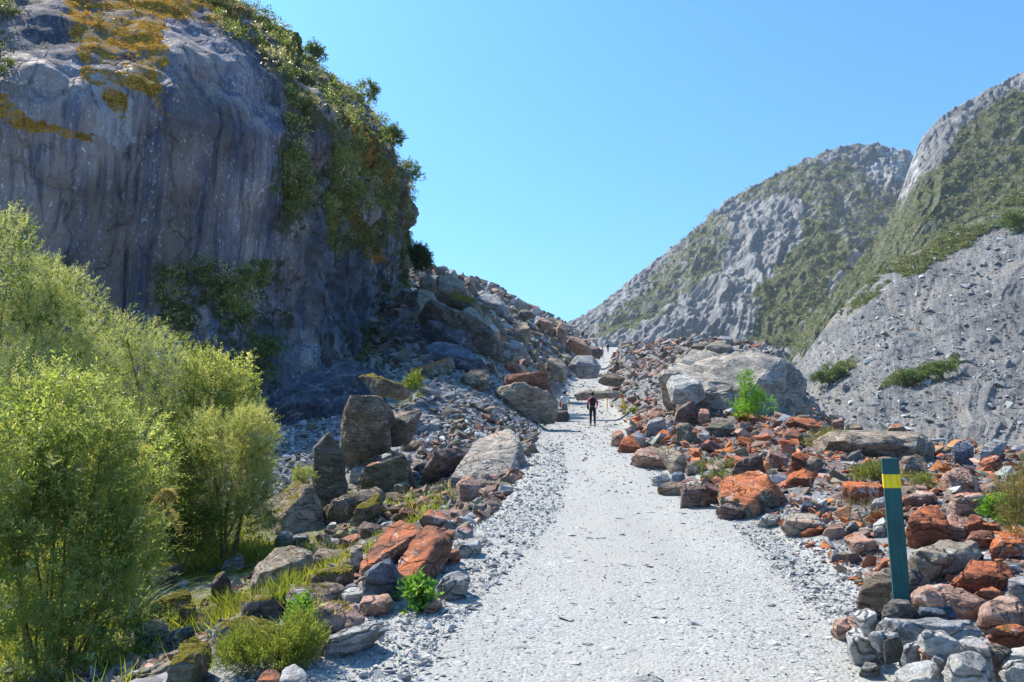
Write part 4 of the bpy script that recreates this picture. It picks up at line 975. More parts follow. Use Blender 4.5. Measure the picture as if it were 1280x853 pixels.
stones("edge_gravel", "coarse grey gravel on the track edge below the rust coloured rocks", P_, rad, palette(len(P_), [(.31, .31, .312), (.41, .41, .40), (.23, .23, .24), (.36, .31, .28)], [4, 4, 2, 1], r), PROTO_S, M_GRAV, .45, .65, .2, 3)
# rust coloured rubble field on the valley side
P_, v, r = zone(27000, 3.0, 44, .15, 21, 1, 4, 1.35, 1.25)
k = (P_[:, 0] / P_[:, 1] < .95); P_, v = P_[k], v[k]
rad = np.minimum(rad_(len(P_), .03, .30, r, 2.5) * np.clip(.55 + .04 * P_[:, 1], .55, 1.5), .016 * P_[:, 1])
stones("rust_rubble", "rubble of rust red, brown and grey stones filling the valley side of the track", P_, rad, palette(len(P_), [(.33, .135, .08), (.40, .13, .06), 'p', 'u', 'g', 'b', 'G', (.46, .18, .07), 'o', 'd'], [5.5, 3.6, 1.6, 3.2, 1.6, 3, .5, 2.4, 1.4, 1.8], r), PROTO_M, M_RUB, .6, .56, .12, 4)
# brown and grey rubble on the gully side
P_, v, r = zone(6500, 5.5, 30, .25, 3.6, -1, 5, 1.4, 1.2)
rad = np.minimum(rad_(len(P_), .03, .30, r, 2.25) * np.clip(.5 + .04 * P_[:, 1], .55, 1.4), .014 * P_[:, 1])
stones("gully_rubble", "brown, pink and grey rubble spilling from the track towards the gully", P_, rad, palette(len(P_), ['g', 'b', 'p', 'r', 'u', 't', 'd', 'o'], [2, 4.5, 1, 2.4, 2.8, 1.2, 2.5, 1.5], r), PROTO_M, M_RUB, .55, .65, .12, 5)
P_, v, r = zone(900, 5.0, 22, 2.0, 12, -1, 6, 1.3)
rad = np.minimum(rad_(len(P_), .03, .22, r, 2.3), .012 * P_[:, 1])
stones("gully_stones", "dark mossy stones scattered in the gully grass", P_, rad, palette(len(P_), ['d', 'g', 'o', (.20, .17, .04), 'b'], [4, 3, 2, 2, 2], r), PROTO_M, M_RUB, .45, .7, .2, 6)
# the grey mound
P_, v, r = zone(11000, 21, 48, .2, 9.5, -1, 7, 1.3, 1.1)
rad = rad_(len(P_), .035, .34, r, 2.5)
stones("mound_rubble", "grey shingle and small blocks covering the mound below the rock wall", P_, rad, palette(len(P_), ['g', 'G', 'd', 'b', 'w', 'u'], [5, 3.5, 2, 1.5, .5, .6], r), PROTO_M, M_RUB, .5, .62, .15, 7)
# the hill under the skyline
P_, v, r = zone(15000, 44, 185, .1, 19, -1, 8, 1.5, .85)
rad = rad_(len(P_), .10, 1.15, r, 2.35) * np.clip(P_[:, 1] / 75, .7, 1.5) * np.where(v < .9, .45, 1)
stones("hill_rubble", "heaped grey and brown blocks covering the moraine hill", P_, rad, palette(len(P_), ['g', 'b', 't', 'd', 'p', 'o', 'G'], [4, 3, 2.5, 2, 1.5, 2.0, 1.5], r), PROTO_M, M_RUB, .6, .68, .1, 8)
P_, v, r = zone(13000, 34, 185, .1, 19, 1, 9, 1.5, .9)
k = P_[:, 0] < np.interp(P_[:, 1], [30, 60, 100, 165], [16, 25, 36, 52]); P_, v = P_[k], v[k]
rad = rad_(len(P_), .09, .75, r, 2.4) * np.clip(P_[:, 1] / 80, .7, 1.5) * np.where(v < .8, .5, 1)
stones("upper_rubble", "brown and grey rubble bordering the upper track", P_, rad, palette(len(P_), ['g', 'b', 'p', 'd', 'r', 'u', 't', 'w'], [4, 3, 3, 1.8, 2, 1.8, 1.8, .5], r), PROTO_M, M_RUB, .55, .68, .12, 9)
P_, v, r = zone(2500, 13, 120, -1, 1, 0, 10, 1.4)
rad = rad_(len(P_), .015, .07, r, 2.6) * np.clip(P_[:, 1] / 18, .8, 4)
stones("upper_track_gravel", "scattered grey stones lying on the upper track", P_, rad, palette(len(P_), [(.29, .29, .295), (.38, .38, .37), (.23, .235, .245)], [4, 3, 2], r), PROTO_S, M_RUB, .35, .5, .25, 10)
# blocks on the scree
r = np.random.default_rng(55)
nu, nv = SC_
q = MC.reshape(nu, nv, 3)[:, :296].reshape(-1, 3)
k = r.choice(len(q), 22000); P_ = q[k] + r.normal(0, .3, (22000, 3)) * np.array([1, .3, .2])
rad = rad_(len(P_), .12, 1.4, r, 3.1) * np.clip(P_[:, 1] / 130, .55, 1.3)
stones("scree_blocks", "pale blocks strewn over the grey scree slope", P_, rad, palette(len(P_), [(.24, .24, .24), (.33, .325, .315), (.20, .19, .18), (.48, .47, .44), (.33, .26, .21)], [4, 4, 2.5, 1.2, .5], r), PROTO_M, M_RUB, .6, .7, .25, 11)

# ------------------------------------------------------------------ medium rocks: each one a thing, its neighbours found by name
SHARE = []
for i in range(16):
    rr = np.random.default_rng(900 + i)
    p = rr.normal(size=(18, 3)); p /= np.linalg.norm(p, axis=1)[:, None]; p *= rr.uniform(.8, 1, (18, 1)) * np.array([1, rr.uniform(.65, .95), rr.uniform(.32, .66)])
    SHARE.append(rock_from_points("rock", p, 900 + i, res=6, cuts=8))
CNAME = {'g': 'grey', 'd': 'dark', 'b': 'brown', 't': 'tan', 'r': 'rusty', 'R': 'orange red', 'w': 'whitish', 'p': 'pinkish', 'u': 'purple brown', 'o': 'olive', 'G': 'light grey'}
used = set()
marks = [(a, b, ref, s) for (o_, a, b, ref, s) in ROCKS if ref]
allr = [(a, b, s) for (o_, a, b, ref, s) in ROCKS]
def describe(px, py, col, size, flat, where):
    near = sorted(marks, key=lambda m: math.hypot(m[0] - px, m[1] - py))[:6]
    sz = "small" if size < 15 else ("medium" if size < 26 else "large")
    for shape in (["flat slab", "low slab"] if flat < .5 else ["block", "angular rock"]) + ["lump", "stone", "chunk"]:
        for m in near:
            dx, dy = px - m[0], py - m[1]
            rel = ("beyond" if dy < 0 else "before") if abs(dy) > abs(dx) else ("to the cliff side of" if dx < 0 else "to the valley side of")
            lab = f"{sz} {CNAME[col]} {shape} {rel} {m[2]}"
            if lab not in used:
                used.add(lab); return lab
    return None
def scatter_rocks(n, ylo, yhi, vlo, vhi, side, seed, cols, wts, slo, shi, grp, where, lich=(0, 0), mosr=(0, 0), vpow=1.0):
    P_, v, r = zone(n * 14, ylo, yhi, vlo, vhi, side, seed, 1.25, vpow)
    cnt = 0
    for p in P_:
        if cnt >= n: break
        a, b, f = proj(p)
        if not (15 < a < 1270 and 340 < b < 850): continue
        spx = float(np.clip(r.lognormal(math.log(slo * 1.25), .35), slo, shi))
        if any(abs(a - m[0]) < .42 * (m[2] + spx) and abs(b - m[1]) < .34 * (m[2] + spx) for m in allr): continue
        R_ = spx / 2 / F * f; s = r.integers(0, len(SHARE)); fl = r.uniform(.5, 1.1)
        col = cols[r.choice(len(cols), p=np.array(wts) / sum(wts))]
        lab = describe(a, b, col, spx, fl * .7, where)
        if lab is None: continue
        o = obj("rock", SHARE[s], None, (p[0], p[1], p[2] + R_ * .22))
        o.scale = (R_ * r.uniform(.9, 1.2), R_ * r.uniform(.8, 1.1), R_ * fl)
        o.rotation_euler = (r.normal(0, .3), r.normal(0, .3), r.uniform(0, 6.28))
        o.color = (*(np.array(RC_[col]) * r.uniform(.85, 1.15)), 1)
        o['lichen'] = float(r.uniform(*lich)) if col in 'rRp' else 0.0; o['moss'] = float(r.uniform(*mosr))
        tag(o, lab, "rock", grp)
        allr.append((a, b, spx)); cnt += 1
scatter_rocks(62, 5, 36, .5, 14, 1, 71, ['r', 'R', 'p', 'u', 'g', 'b', 'o', 'G'], [4.5, 4.5, 1.5, 2.2, 1, 2, .8, .3], 13, 38, g_field, "", (.08, .50), (0, .04))
scatter_rocks(16, 36, 110, .6, 10, 1, 72, ['r', 'p', 'g', 'b', 't', 'u'], [1.5, 2, 2, 2, 1.5, 1], 8, 15, "blocks along the upper track", "", (0, .15))
scatter_rocks(26, 46, 120, .8, 15, -1, 73, ['g', 'b', 't', 'd', 'p', 'o'], [3, 2, 2, 1.5, 1, 1], 10, 26, g_hill, "", (0, .1), (0, .2), .9)
scatter_rocks(40, 7, 24, .35, 4.2, -1, 74, ['g', 'b', 'p', 'r', 'u', 't', 'G'], [1.5, 3, 1.5, 2.5, 2, 1.5, .5], 14, 34, g_left, "", (0, .2), (0, .1))
scatter_rocks(18, 6, 15, 1.4, 6.5, -1, 75, ['d', 'b', 'g', 'o'], [3, 2, 1.5, 2], 16, 40, g_gully, "", (0, 0), (.2, .5))

# ------------------------------------------------------------------ plants
def unit(a): return a / (np.linalg.norm(a, axis=-1, keepdims=True) + 1e-9)

def leaves(B, A, l, w, r, bend=0.0):
    """one small diamond leaf per row: base point B, axis A, length l, width w"""
    s = unit(np.cross(A, r.normal(size=A.shape))); nrm = np.cross(A, s)
    l = np.asarray(l)[:, None]; w = np.asarray(w)[:, None]
    V = np.stack([B, B + A * l * .45 + s * w * .5 + nrm * w * .18, B + A * l + nrm * (-bend) * l, B + A * l * .45 - s * w * .5 + nrm * w * .18], 1)
    return V.reshape(-1, 3)

def quads(n): return np.arange(4 * n).reshape(n, 4)

def crown(blobs, n, style, cols, seed, base=None):
    """leafy twigs through the volume of several lobes (x, y, z, rx, ry, rz)"""
    r = np.random.default_rng(seed); bl = np.array(blobs, float)
    wt = (bl[:, 3] * bl[:, 4] + bl[:, 4] * bl[:, 5] + bl[:, 3] * bl[:, 5]); k = r.choice(len(bl), n, p=wt / wt.sum())
    D = unit(r.normal(size=(n, 3)) + np.array([0, 0, .25]))
    lump = 1 + .34 * fbm(bl[k, :3] * 3 + D * 2.6, 3, seed % 50)
    rr = (r.uniform(.0, 1, n) ** .38) * lump
    C = bl[k, :3] + D * bl[k, 3:] * rr[:, None]
    if base is not None: ok = C[:, 2] > base; C, D, rr = C[ok], D[ok], rr[ok]; n = len(C)
    dens = fbm(C * style.get('gap', 2.6), 3, 7 + seed % 40); ok = dens > -.10; C, D, rr = C[ok], D[ok], rr[ok]; n = len(C)
    dr = unit(D * .8 + np.array([0, 0, style['up']]) + r.normal(0, .45, (n, 3)))
    K = style['k']; Ls = style['twig'] * r.uniform(.6, 1.3, n)
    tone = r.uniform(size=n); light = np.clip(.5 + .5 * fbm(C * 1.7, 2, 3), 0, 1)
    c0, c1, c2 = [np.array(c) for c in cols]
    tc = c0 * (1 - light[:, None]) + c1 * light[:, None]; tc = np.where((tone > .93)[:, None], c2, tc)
    t_ = (np.arange(K) + .5) / K
    Bp = C[:, None, :] + dr[:, None, :] * (Ls[:, None, None] * t_[None, :, None]) - np.array([0, 0, 1.0]) * (style.get('droop', 0) * Ls[:, None, None] * t_[None, :, None] ** 2)
    side = unit(np.cross(dr, r.normal(size=(n, 3))))
    ang = (np.arange(K) * 2.4); q = unit(np.cross(dr, side))
    sd_ = side[:, None, :] * np.cos(ang)[None, :, None] + q[:, None, :] * np.sin(ang)[None, :, None]
    Ax = unit(dr[:, None, :] * style['fwd'] + sd_ + r.normal(0, .2, (n, K, 3)))
    m = n * K
    V = leaves(Bp.reshape(m, 3), Ax.reshape(m, 3), style['l'] * r.uniform(.6, 1.2, m), style['w'] * r.uniform(.7, 1.2, m), r, .1)
    cc = np.repeat(tc, K, axis=0) * r.uniform(.8, 1.2, (m, 1))
    return V, np.repeat(cc, 4, axis=0)

def tube(name, pts, r0, r1, mat, parent, nseg=6, loc=(0, 0, 0)):
    pts = np.asarray(pts, float); n = len(pts); V = []
    for i in range(n):
        t = unit(pts[min(i + 1, n - 1)] - pts[max(i - 1, 0)]); a = unit(np.cross(t, [.31, .9, .12])); b = np.cross(t, a)
        rad = r0 + (r1 - r0) * i / (n - 1); th = np.arange(nseg) / nseg * 2 * np.pi
        V.append(pts[i] + rad * (np.cos(th)[:, None] * a + np.sin(th)[:, None] * b))
    V = np.concatenate(V); Fc = []
    for i in range(n - 1):
        for j in range(nseg): Fc.append((i * nseg + j, i * nseg + (j + 1) % nseg, (i + 1) * nseg + (j + 1) % nseg, (i + 1) * nseg + j))
    return obj(name, mesh(name, V, Fc, mat, True), parent, loc)

FEATHER = dict(k=16, twig=.24, l=.045, w=.008, up=.75, fwd=1.0, droop=.15, gap=2.2)
BROAD = dict(k=9, twig=.16, l=.065, w=.026, up=.6, fwd=.8, gap=2.6)
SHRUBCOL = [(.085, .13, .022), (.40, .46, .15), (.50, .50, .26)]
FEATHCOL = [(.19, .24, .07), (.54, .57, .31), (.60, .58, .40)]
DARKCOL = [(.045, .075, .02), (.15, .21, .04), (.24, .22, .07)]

def bush(name, label, cat, base_px, d, blobs_px, n, style, cols, seed, group=None, stems=4, mix=None, mat=None, stem_r=.03):
    """a shrub whose lobes are given by where they show: (px, py, rx, ry[, depth offset]) at distance d"""
    hit = cast(*base_px) if stem_r <= .014 and base_px[1] > 500 else None
    if hit is not None: d = min(d, float(hit[1]) + .1)
    bp = at(base_px[0], base_px[1], d); bp[2] = Z(bp[0], bp[1])
    o = thing(name, label, cat, bp, group)
    bl = []
    for b in blobs_px:
        dd = d + (b[4] if len(b) > 4 else 0); c = at(b[0], b[1], dd) - bp; rx = b[2] / F * dd; rz = b[3] / F * dd
        bl.append((c[0], c[1], c[2], rx, (rx + rz) * .5, rz))
    V, c = crown(bl, n, style, cols, seed, .02)
    obj("foliage", mesh("foliage", V, quads(len(V) // 4), mat or M_LEAF, True, c), o)
    if mix:
        V, c = crown(bl, mix[0], mix[1], mix[2], seed + 1, .02)
        obj("foliage", mesh("foliage", V, quads(len(V) // 4), mat or M_LEAF, True, c), o)
    r = np.random.default_rng(seed)
    for i in range(stems):
        b = bl[i % len(bl)]; e = np.array(b[:3]) + r.normal(0, .25, 3) * np.array(b[3:]); s0 = np.array([r.normal(0, .06), r.normal(0, .06), -.1]) + np.array([e[0], e[1], 0]) * .25
        mid = (s0 + e) / 2 + r.normal(0, .08, 3) * np.linalg.norm(e)
        ts = np.linspace(0, 1, 7)[:, None]
        tube("stem", s0 * (1 - ts) ** 2 + 2 * mid * ts * (1 - ts) + e * ts ** 2, stem_r, stem_r * .3, M_BARK, o)
    return o

gb = "bushes growing before the rock wall"
bush("bush", "large glossy green bush filling the gully edge with brown inner stems", "bush", (70, 850), 7.6,
     [(60, 545, 95, 75), (130, 590, 70, 70, .3), (10, 620, 80, 90, -.2), (75, 660, 100, 90), (150, 690, 45, 70, .2), (40, 770, 110, 90, -.2), (110, 800, 70, 70, -.1)], 3800, BROAD, SHRUBCOL, 11, gb, 14, (6000, FEATHER, [(.15, .20, .05), (.50, .54, .24), (.54, .50, .28)]), None, .0185)
bush("bush", "tall feathery pale green bush standing highest against the rock wall", "bush", (30, 640), 13.0,
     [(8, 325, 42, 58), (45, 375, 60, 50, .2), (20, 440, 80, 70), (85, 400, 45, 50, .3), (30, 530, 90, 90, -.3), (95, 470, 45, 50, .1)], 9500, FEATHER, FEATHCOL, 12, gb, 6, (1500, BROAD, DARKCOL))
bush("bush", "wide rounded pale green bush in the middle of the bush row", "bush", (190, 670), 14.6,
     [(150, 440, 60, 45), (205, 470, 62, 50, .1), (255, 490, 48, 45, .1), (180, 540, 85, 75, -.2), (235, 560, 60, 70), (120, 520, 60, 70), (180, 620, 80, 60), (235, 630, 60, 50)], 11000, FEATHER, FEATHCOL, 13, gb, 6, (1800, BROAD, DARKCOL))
bush("bush", "yellow green broad leaved bush beside the rounded pale one", "bush", (275, 660), 14.9,
     [(272, 478, 46, 40), (300, 505, 28, 30), (262, 530, 45, 45)], 2200, BROAD, [(.10, .13, .02), (.50, .54, .19), (.56, .56, .28)], 14, gb, 4)
bush("bush", "fluffy olive bush at the valley end of the bush row", "bush", (290, 672), 13.2,
     [(285, 555, 52, 45), (315, 545, 25, 30, .1), (275, 610, 58, 48), (315, 600, 26, 42), (280, 650, 55, 34)], 7000, FEATHER, [(.19, .21, .06), (.52, .55, .26), (.52, .46, .25)], 15, gb, 4, (500, BROAD, DARKCOL))
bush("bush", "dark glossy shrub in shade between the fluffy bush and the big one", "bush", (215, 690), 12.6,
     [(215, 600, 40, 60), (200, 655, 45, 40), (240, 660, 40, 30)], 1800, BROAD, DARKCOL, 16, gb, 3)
bush("shrub", "low fine leaved green shrub on the gully floor beside the smooth grey slab", "shrub", (330, 845), 7.4,
     [(330, 820, 50, 26), (370, 805, 28, 30), (290, 838, 40, 22), (345, 850, 55, 26)], 2600, dict(k=12, twig=.10, l=.04, w=.005, up=1.0, fwd=1.5, gap=4), [(.08, .11, .02), (.22, .26, .06), (.28, .27, .09)], 17, None, 3, None, None, .006)
bush("leafy_plant", "bright green fern like plant at the edge of the low shrub", "plant", (378, 815), 7.6, [(378, 795, 14, 26), (372, 815, 14, 16)], 260, dict(k=8, twig=.12, l=.045, w=.02, up=.8, fwd=.7, gap=3), [(.08, .20, .02), (.16, .34, .03), (.2, .34, .04)], 18, None, 2, None, None, .005)
bush("leafy_plant", "small glossy green plant at the gravel edge below the rust slabs", "plant", (515, 768), 9.2, [(512, 752, 24, 14), (500, 762, 16, 10), (530, 742, 14, 12)], 230, dict(k=7, twig=.10, l=.06, w=.028, up=.8, fwd=.7, gap=3), [(.05, .14, .02), (.14, .30, .05), (.2, .32, .08)], 19, None, 2, None, None, .005)
bush("sapling", "bright green conifer like sapling before the giant whitish boulder", "sapling", (938, 524), 31, [(932, 478, 6, 14), (936, 495, 12, 14), (950, 505, 18, 12), (928, 508, 14, 12), (942, 516, 22, 8)], 700, dict(k=9, twig=.24, l=.10, w=.03, up=.8, fwd=.9, gap=1.5), [(.07, .20, .02), (.20, .40, .04), (.30, .45, .06)], 20, None, 3, None, None, .02)
bush("shrub", "olive grassy shrub on the end of the long low pale slab", "shrub", (1038, 566), 24.2, [(1036, 553, 26, 12), (1050, 562, 18, 8)], 700, dict(k=10, twig=.16, l=.10, w=.012, up=1.0, fwd=1.5, gap=3), [(.09, .10, .03), (.22, .23, .07), (.28, .25, .10)], 21, None, 2, None, None, .01)
bush("shrub", "green yellow grassy tuft beside the dark pyramid and the big orange boulder", "shrub", (893, 606), 14.4, [(890, 592, 18, 12), (905, 590, 14, 16), (885, 600, 14, 8)], 420, dict(k=10, twig=.13, l=.08, w=.008, up=1.0, fwd=1.6, gap=3), [(.06, .10, .02), (.16, .20, .05), (.30, .27, .10)], 22, None, 2, None, None, .006)
bush("shrub", "sage green low shrub behind the orange topped flat slab", "shrub", (1092, 605), 15.5, [(1085, 597, 20, 9), (1100, 592, 14, 9)], 420, dict(k=10, twig=.12, l=.07, w=.01, up=1.0, fwd=1.4, gap=3), [(.10, .12, .04), (.24, .26, .10), (.28, .27, .10)], 23, None, 2, None, None, .006)
bush("shrub", "dull green low shrub beside the post on the valley side", "shrub", (1140, 614), 13.0, [(1140, 606, 22, 9), (1125, 610, 12, 7)], 380, dict(k=10, twig=.11, l=.07, w=.01, up=1.0, fwd=1.4, gap=3), [(.09, .11, .03), (.22, .25, .08), (.28, .27, .10)], 24, None, 2, None, None, .006)
bush("leafy_plant", "glossy bright green shrub at the end of the big flat white and red slab", "shrub", (1256, 658), 9.3, [(1250, 640, 17, 14), (1262, 650, 13, 12)], 330, dict(k=7, twig=.10, l=.05, w=.028, up=.8, fwd=.7, gap=3), [(.06, .17, .02), (.19, .36, .04), (.28, .40, .06)], 25, None, 3, None, None, .006)
bush("shrub", "dry straw coloured twiggy shrub beyond the glossy bright green one", "shrub", (1285, 690), 8.6, [(1280, 620, 20, 30), (1288, 660, 26, 36), (1275, 600, 16, 18)], 900, dict(k=10, twig=.14, l=.05, w=.006, up=.9, fwd=1.6, gap=3), [(.12, .11, .05), (.26, .23, .11), (.20, .21, .07)], 26, None, 4, None, None, .006)
bush("shrub", "grey dead twiggy shrub below the orange topped flat slab", "shrub", (1078, 655), 11.2, [(1075, 635, 20, 18), (1085, 645, 12, 10)], 420, dict(k=9, twig=.14, l=.06, w=.004, up=.7, fwd=2.0, gap=3), [(.13, .11, .09), (.25, .21, .17), (.2, .18, .12)], 27, None, 3, None, None, .005)
bush("shrub", "green shrub in the gap below the orange topped rock on the mound", "shrub", (510, 505), 30, [(508, 494, 14, 12), (518, 484, 8, 14)], 420, dict(k=10, twig=.25, l=.12, w=.02, up=1.0, fwd=1.4, gap=2), [(.08, .12, .02), (.24, .30, .06), (.30, .32, .08)], 28, None, 2, None, None, .012)
bush("shrub", "pale green tuft behind the big moss topped boulder", "shrub", (385, 608), 17.5, [(380, 597, 12, 9), (372, 603, 8, 7)], 260, dict(k=10, twig=.15, l=.08, w=.01, up=1.0, fwd=1.4, gap=3), [(.12, .15, .05), (.28, .31, .12), (.3, .3, .12)], 29, None, 2, None, None, .006)
bush("shrub", "small green and white flecked plant under the big moss topped boulder", "shrub", (338, 672), 14.2, [(342, 660, 11, 10)], 160, dict(k=9, twig=.11, l=.05, w=.01, up=1.0, fwd=1.2, gap=3), [(.09, .14, .05), (.24, .32, .15), (.3, .34, .2)], 30, None, 2, None, None, .005)
bush("shrub", "dark shrub clinging to the hill crest right by the wall end".replace(" right by", " beside"), "shrub", (528, 342), 66, [(527, 328, 9, 11), (522, 318, 6, 7)], 420, dict(k=9, twig=.6, l=.32, w=.09, up=.7, fwd=1.0, gap=1), [(.03, .055, .02), (.08, .12, .03), (.1, .12, .04)], 31, None, 2, None, None, .04)
# shrubs out on the scree
for (px, py, d, bl, lab, sd2) in [(1270, 292, 172, [(1268, 276, 14, 12), (1276, 284, 12, 10)], "round bright green bush high on the grey scree beside the scrub edge", 33),
                                  (1150, 482, 118, [(1138, 474, 16, 6), (1160, 467, 14, 6), (1180, 460, 10, 5)], "low straggling line of bushes across the middle of the scree", 34),
                                  (1040, 480, 105, [(1030, 474, 14, 5), (1048, 468, 10, 5)], "pair of small bushes on the lower scree behind the giant boulder", 35)]:
    b0 = at(px, py, d); o = thing("bush", lab, "bush", b0)
    near_ = np.argsort(np.hypot(*(proj(MC)[:, :2] - np.array([px, py])).T))[:1]; b0 = MC[near_[0]]; o.location = b0; d = b0[1]
    V, c = crown([tuple(at(a, b, d - .5) - b0) + (rx / F * d, rx / F * d, ry / F * d) for a, b, rx, ry in bl], 900, dict(k=8, twig=.9, l=.55, w=.22, up=.6, fwd=.9, gap=.6), [(.05, .09, .02), (.15, .22, .04), (.18, .2, .06)], sd2)
    obj("foliage", mesh("foliage", V, quads(len(V) // 4), M_SCRUB, True, c), o)
    tube("stem", [(0, 0, -.5), (.1, 0, .6), (.1, .2, 1.4)], .12, .04, M_BARK, o)

# drooping plumed grass beside the big bush
def plume_grass(px, py, d, tips, label):
    b = at(px, py, d); b[2] = Z(b[0], b[1]); r = np.random.default_rng(int(px))
    o = thing("plume_grass", label, "grass", b)
    n = 130; ax = unit(np.c_[r.normal(0, .7, n), r.normal(0, .7, n), np.full(n, 1.0)]); V, Fq = [], []
    for i in range(n):
        L_ = r.uniform(.7, 1.3); wv = .012; sdv = unit(np.cross(ax[i], [0, 0, 1.0])); st = 5
        for k in range(st + 1):
            t = k / st; p = ax[i] * L_ * t + np.array([ax[i][0], ax[i][1], -1.0]) * .45 * L_ * t ** 2.2
            V += [p - sdv * wv * (1 - t * .95), p + sdv * wv * (1 - t * .95)]
        base = i * (st + 1) * 2
        for k in range(st): Fq.append((base + 2 * k, base + 2 * k + 1, base + 2 * k + 3, base + 2 * k + 2))
    cc = np.repeat(np.clip(r.normal(1, .2, (n, 1)), .5, 1.5) * np.array([[.15, .19, .04]]), (st + 1) * 2, axis=0)
    obj("blades", mesh("blades", V, Fq, M_LEAF, True, cc), o)
    for (tx, ty, ax_, ay_) in tips:
        p1 = at(tx, ty, d) - b; pm = at(ax_, ay_, d) - b; ts = np.linspace(0, 1, 9)[:, None]
        path = pm * 0.02 * (1 - ts) ** 2 + 2 * (pm * 1.05) * ts * (1 - ts) + p1 * ts ** 2
        s = tube("plume", path, .005, .003, M_STRAW, o, 4)
        m = 900; t = r.uniform(.5, 1, m); ii = t * 8; i0_ = np.minimum(ii.astype(int), 7); fr = (ii - i0_)[:, None]
        B = path[i0_] * (1 - fr) + path[i0_ + 1] * fr; A = unit(unit(path[i0_ + 1] - path[i0_]) * .9 + r.normal(0, .4, (m, 3)) + np.array([0, 0, -.55]))
        Vp = leaves(B, A, r.uniform(.05, .12, m), np.full(m, .005), r); cp = np.repeat(np.array([[.42, .33, .15]]) * r.uniform(.7, 1.25, (m, 1)), 4, axis=0)
        obj("seed_head", mesh("seed_head", Vp, quads(m), M_LEAF, True, cp), s)
M_STRAW = simple("straw", (.38, .28, .11), .8, .2, .2, 20)
plume_grass(165, 720, 9.2, [(222, 657, 195, 600), (208, 632, 185, 600), (218, 620, 190, 585), (186, 566, 165, 545), (200, 665, 180, 630)], "tuft of golden grass with drooping plumes beside the big bush")

# grass of the gully floor
r = np.random.default_rng(91)
P_, v, r = zone(70000, 5.0, 19, .9, 9.5, -1, 92, 1.35)
gm = sst(-.15, .25, pn(P_ * np.array([.45, .45, 0]), 21) + .25 * pn(P_ * 1.6, 5)) * sst(.9, 2.0, v) * (1 - .8 * sst(15.5, 19, P_[:, 1]))
P_ = P_[r.uniform(size=len(P_)) < gm]; n = len(P_)
A = unit(r.normal(0, .45, (n, 3)) + np.array([0, 0, 1.0]))
tc = np.array([.10, .13, .02]) + r.uniform(size=(n, 1)) * np.array([[.22, .20, .035]])
V = leaves(P_ - np.array([0, 0, .02]), A, r.uniform(.07, .30, n), r.uniform(.007, .016, n) * (P_[:, 1] / 9), r, .25)
tag(obj("gully_grass", mesh("gully_grass", V, quads(n), M_LEAF, True, np.repeat(tc, 4, axis=0))), "yellow green grass covering the gully floor between mossy rocks", "grass", None, 'stuff')
for i, (px, py, d, lab) in enumerate([(290, 768, 9.2, "tall bright grass tuft between the pointed dark rock and the arched one"), (362, 742, 10.0, "thin grass tuft beside the broad cracked tan boulder"), (345, 765, 9.4, "dark green grass tuft behind the arched mossy rock"),
                                      (400, 800, 8.0, "dry reddish grass stalks before the pinkish spotted boulder"), (265, 690, 13.5, "long leaved tuft at the back of the grass patch"), (780, 512, 38, "dry tuft at the foot of the nearer yellow stake"), (792, 516, 37, "olive tuft near the path edge below the yellow stakes"), (866, 512, 32, "pale dry tuft near the dark blocky boulder")]):
    rr = np.random.default_rng(500 + i); b = cast(px, py); b = b if b is not None else at(px, py, d)
    dry = 'dry' in lab; n = 160; s = min(max(.30, .016 * b[1]), .45); A = unit(rr.normal(0, .42, (n, 3)) + np.array([0, 0, 1.0]))
    V = leaves(rr.normal(0, s * .22, (n, 3)) * np.array([1, 1, 0]), A, rr.uniform(.5, 1.1, n) * s, np.full(n, .010 + .0004 * b[1]), rr, .35)
    cc = (np.array([[.32, .25, .12]]) if dry else np.array([[.17, .21, .04]])) * rr.uniform(.6, 1.3, (n, 1))
    tag(obj("grass_tuft", mesh("grass_tuft", V, quads(n), M_LEAF, True, np.repeat(cc, 4, axis=0)), None, b), lab, "grass")

# scrub on the rock wall: leafy clumps rooted in its ledges
def clumps(C, N, rad, per, leaf, cols, r, up=.5, flat=.8):
    n = len(C); D = unit(r.normal(size=(n, per, 3)) + N[:, None, :] * .6 + np.array([0, 0, up]))
    B = C[:, None, :] + N[:, None, :] * rad[:, None, None] * .35 + D * rad[:, None, None] * (r.uniform(.3, 1, (n, per, 1))) * np.array([1, 1, flat])
    m = n * per; A = unit(D + r.normal(0, .6, (n, per, 3)) + np.array([0, 0, .2])).reshape(m, 3)
    l = leaf * np.repeat(np.sqrt(rad), per) * r.uniform(.6, 1.3, m)
    V = leaves(B.reshape(m, 3), A, l, l * .5, r, .15)
    tone = r.uniform(size=(n, 1, 1)); c = cols[0] * (1 - tone) + cols[1] * tone; odd = r.uniform(size=(n, 1, 1)) > .84
    c = np.where(odd, cols[2], c) * r.uniform(.75, 1.25, (n, per, 1))
    return V, np.repeat(c.reshape(m, 3), 4, axis=0)
r = np.random.default_rng(93)
cpj = proj(CLIFF_P)
vis = (cpj[:, 0] > -60) & (cpj[:, 0] < 540) & (cpj[:, 1] > -160) & (cpj[:, 1] < 520) & (np.einsum('ij,ij->i', CLIFF_N, CAM - CLIFF_P) > -4)
cand = np.where((CLIFF_VEG > .30) & vis)[0]
cl_n = fbm(CLIFF_P[cand] * .4, 3, 77); cand = cand[cl_n > -.02]
k = r.choice(cand, 2600); C = CLIFF_P[k] + r.normal(0, .1, (2600, 3)); N = CLIFF_N[k]
rad = rad_(2600, .18, 1.1, r, 2.2)
V, c = clumps(C, N, rad, 100, .18, (np.array([.07, .10, .03]), np.array([.33, .37, .09]), np.array([.46, .41, .25])), r)
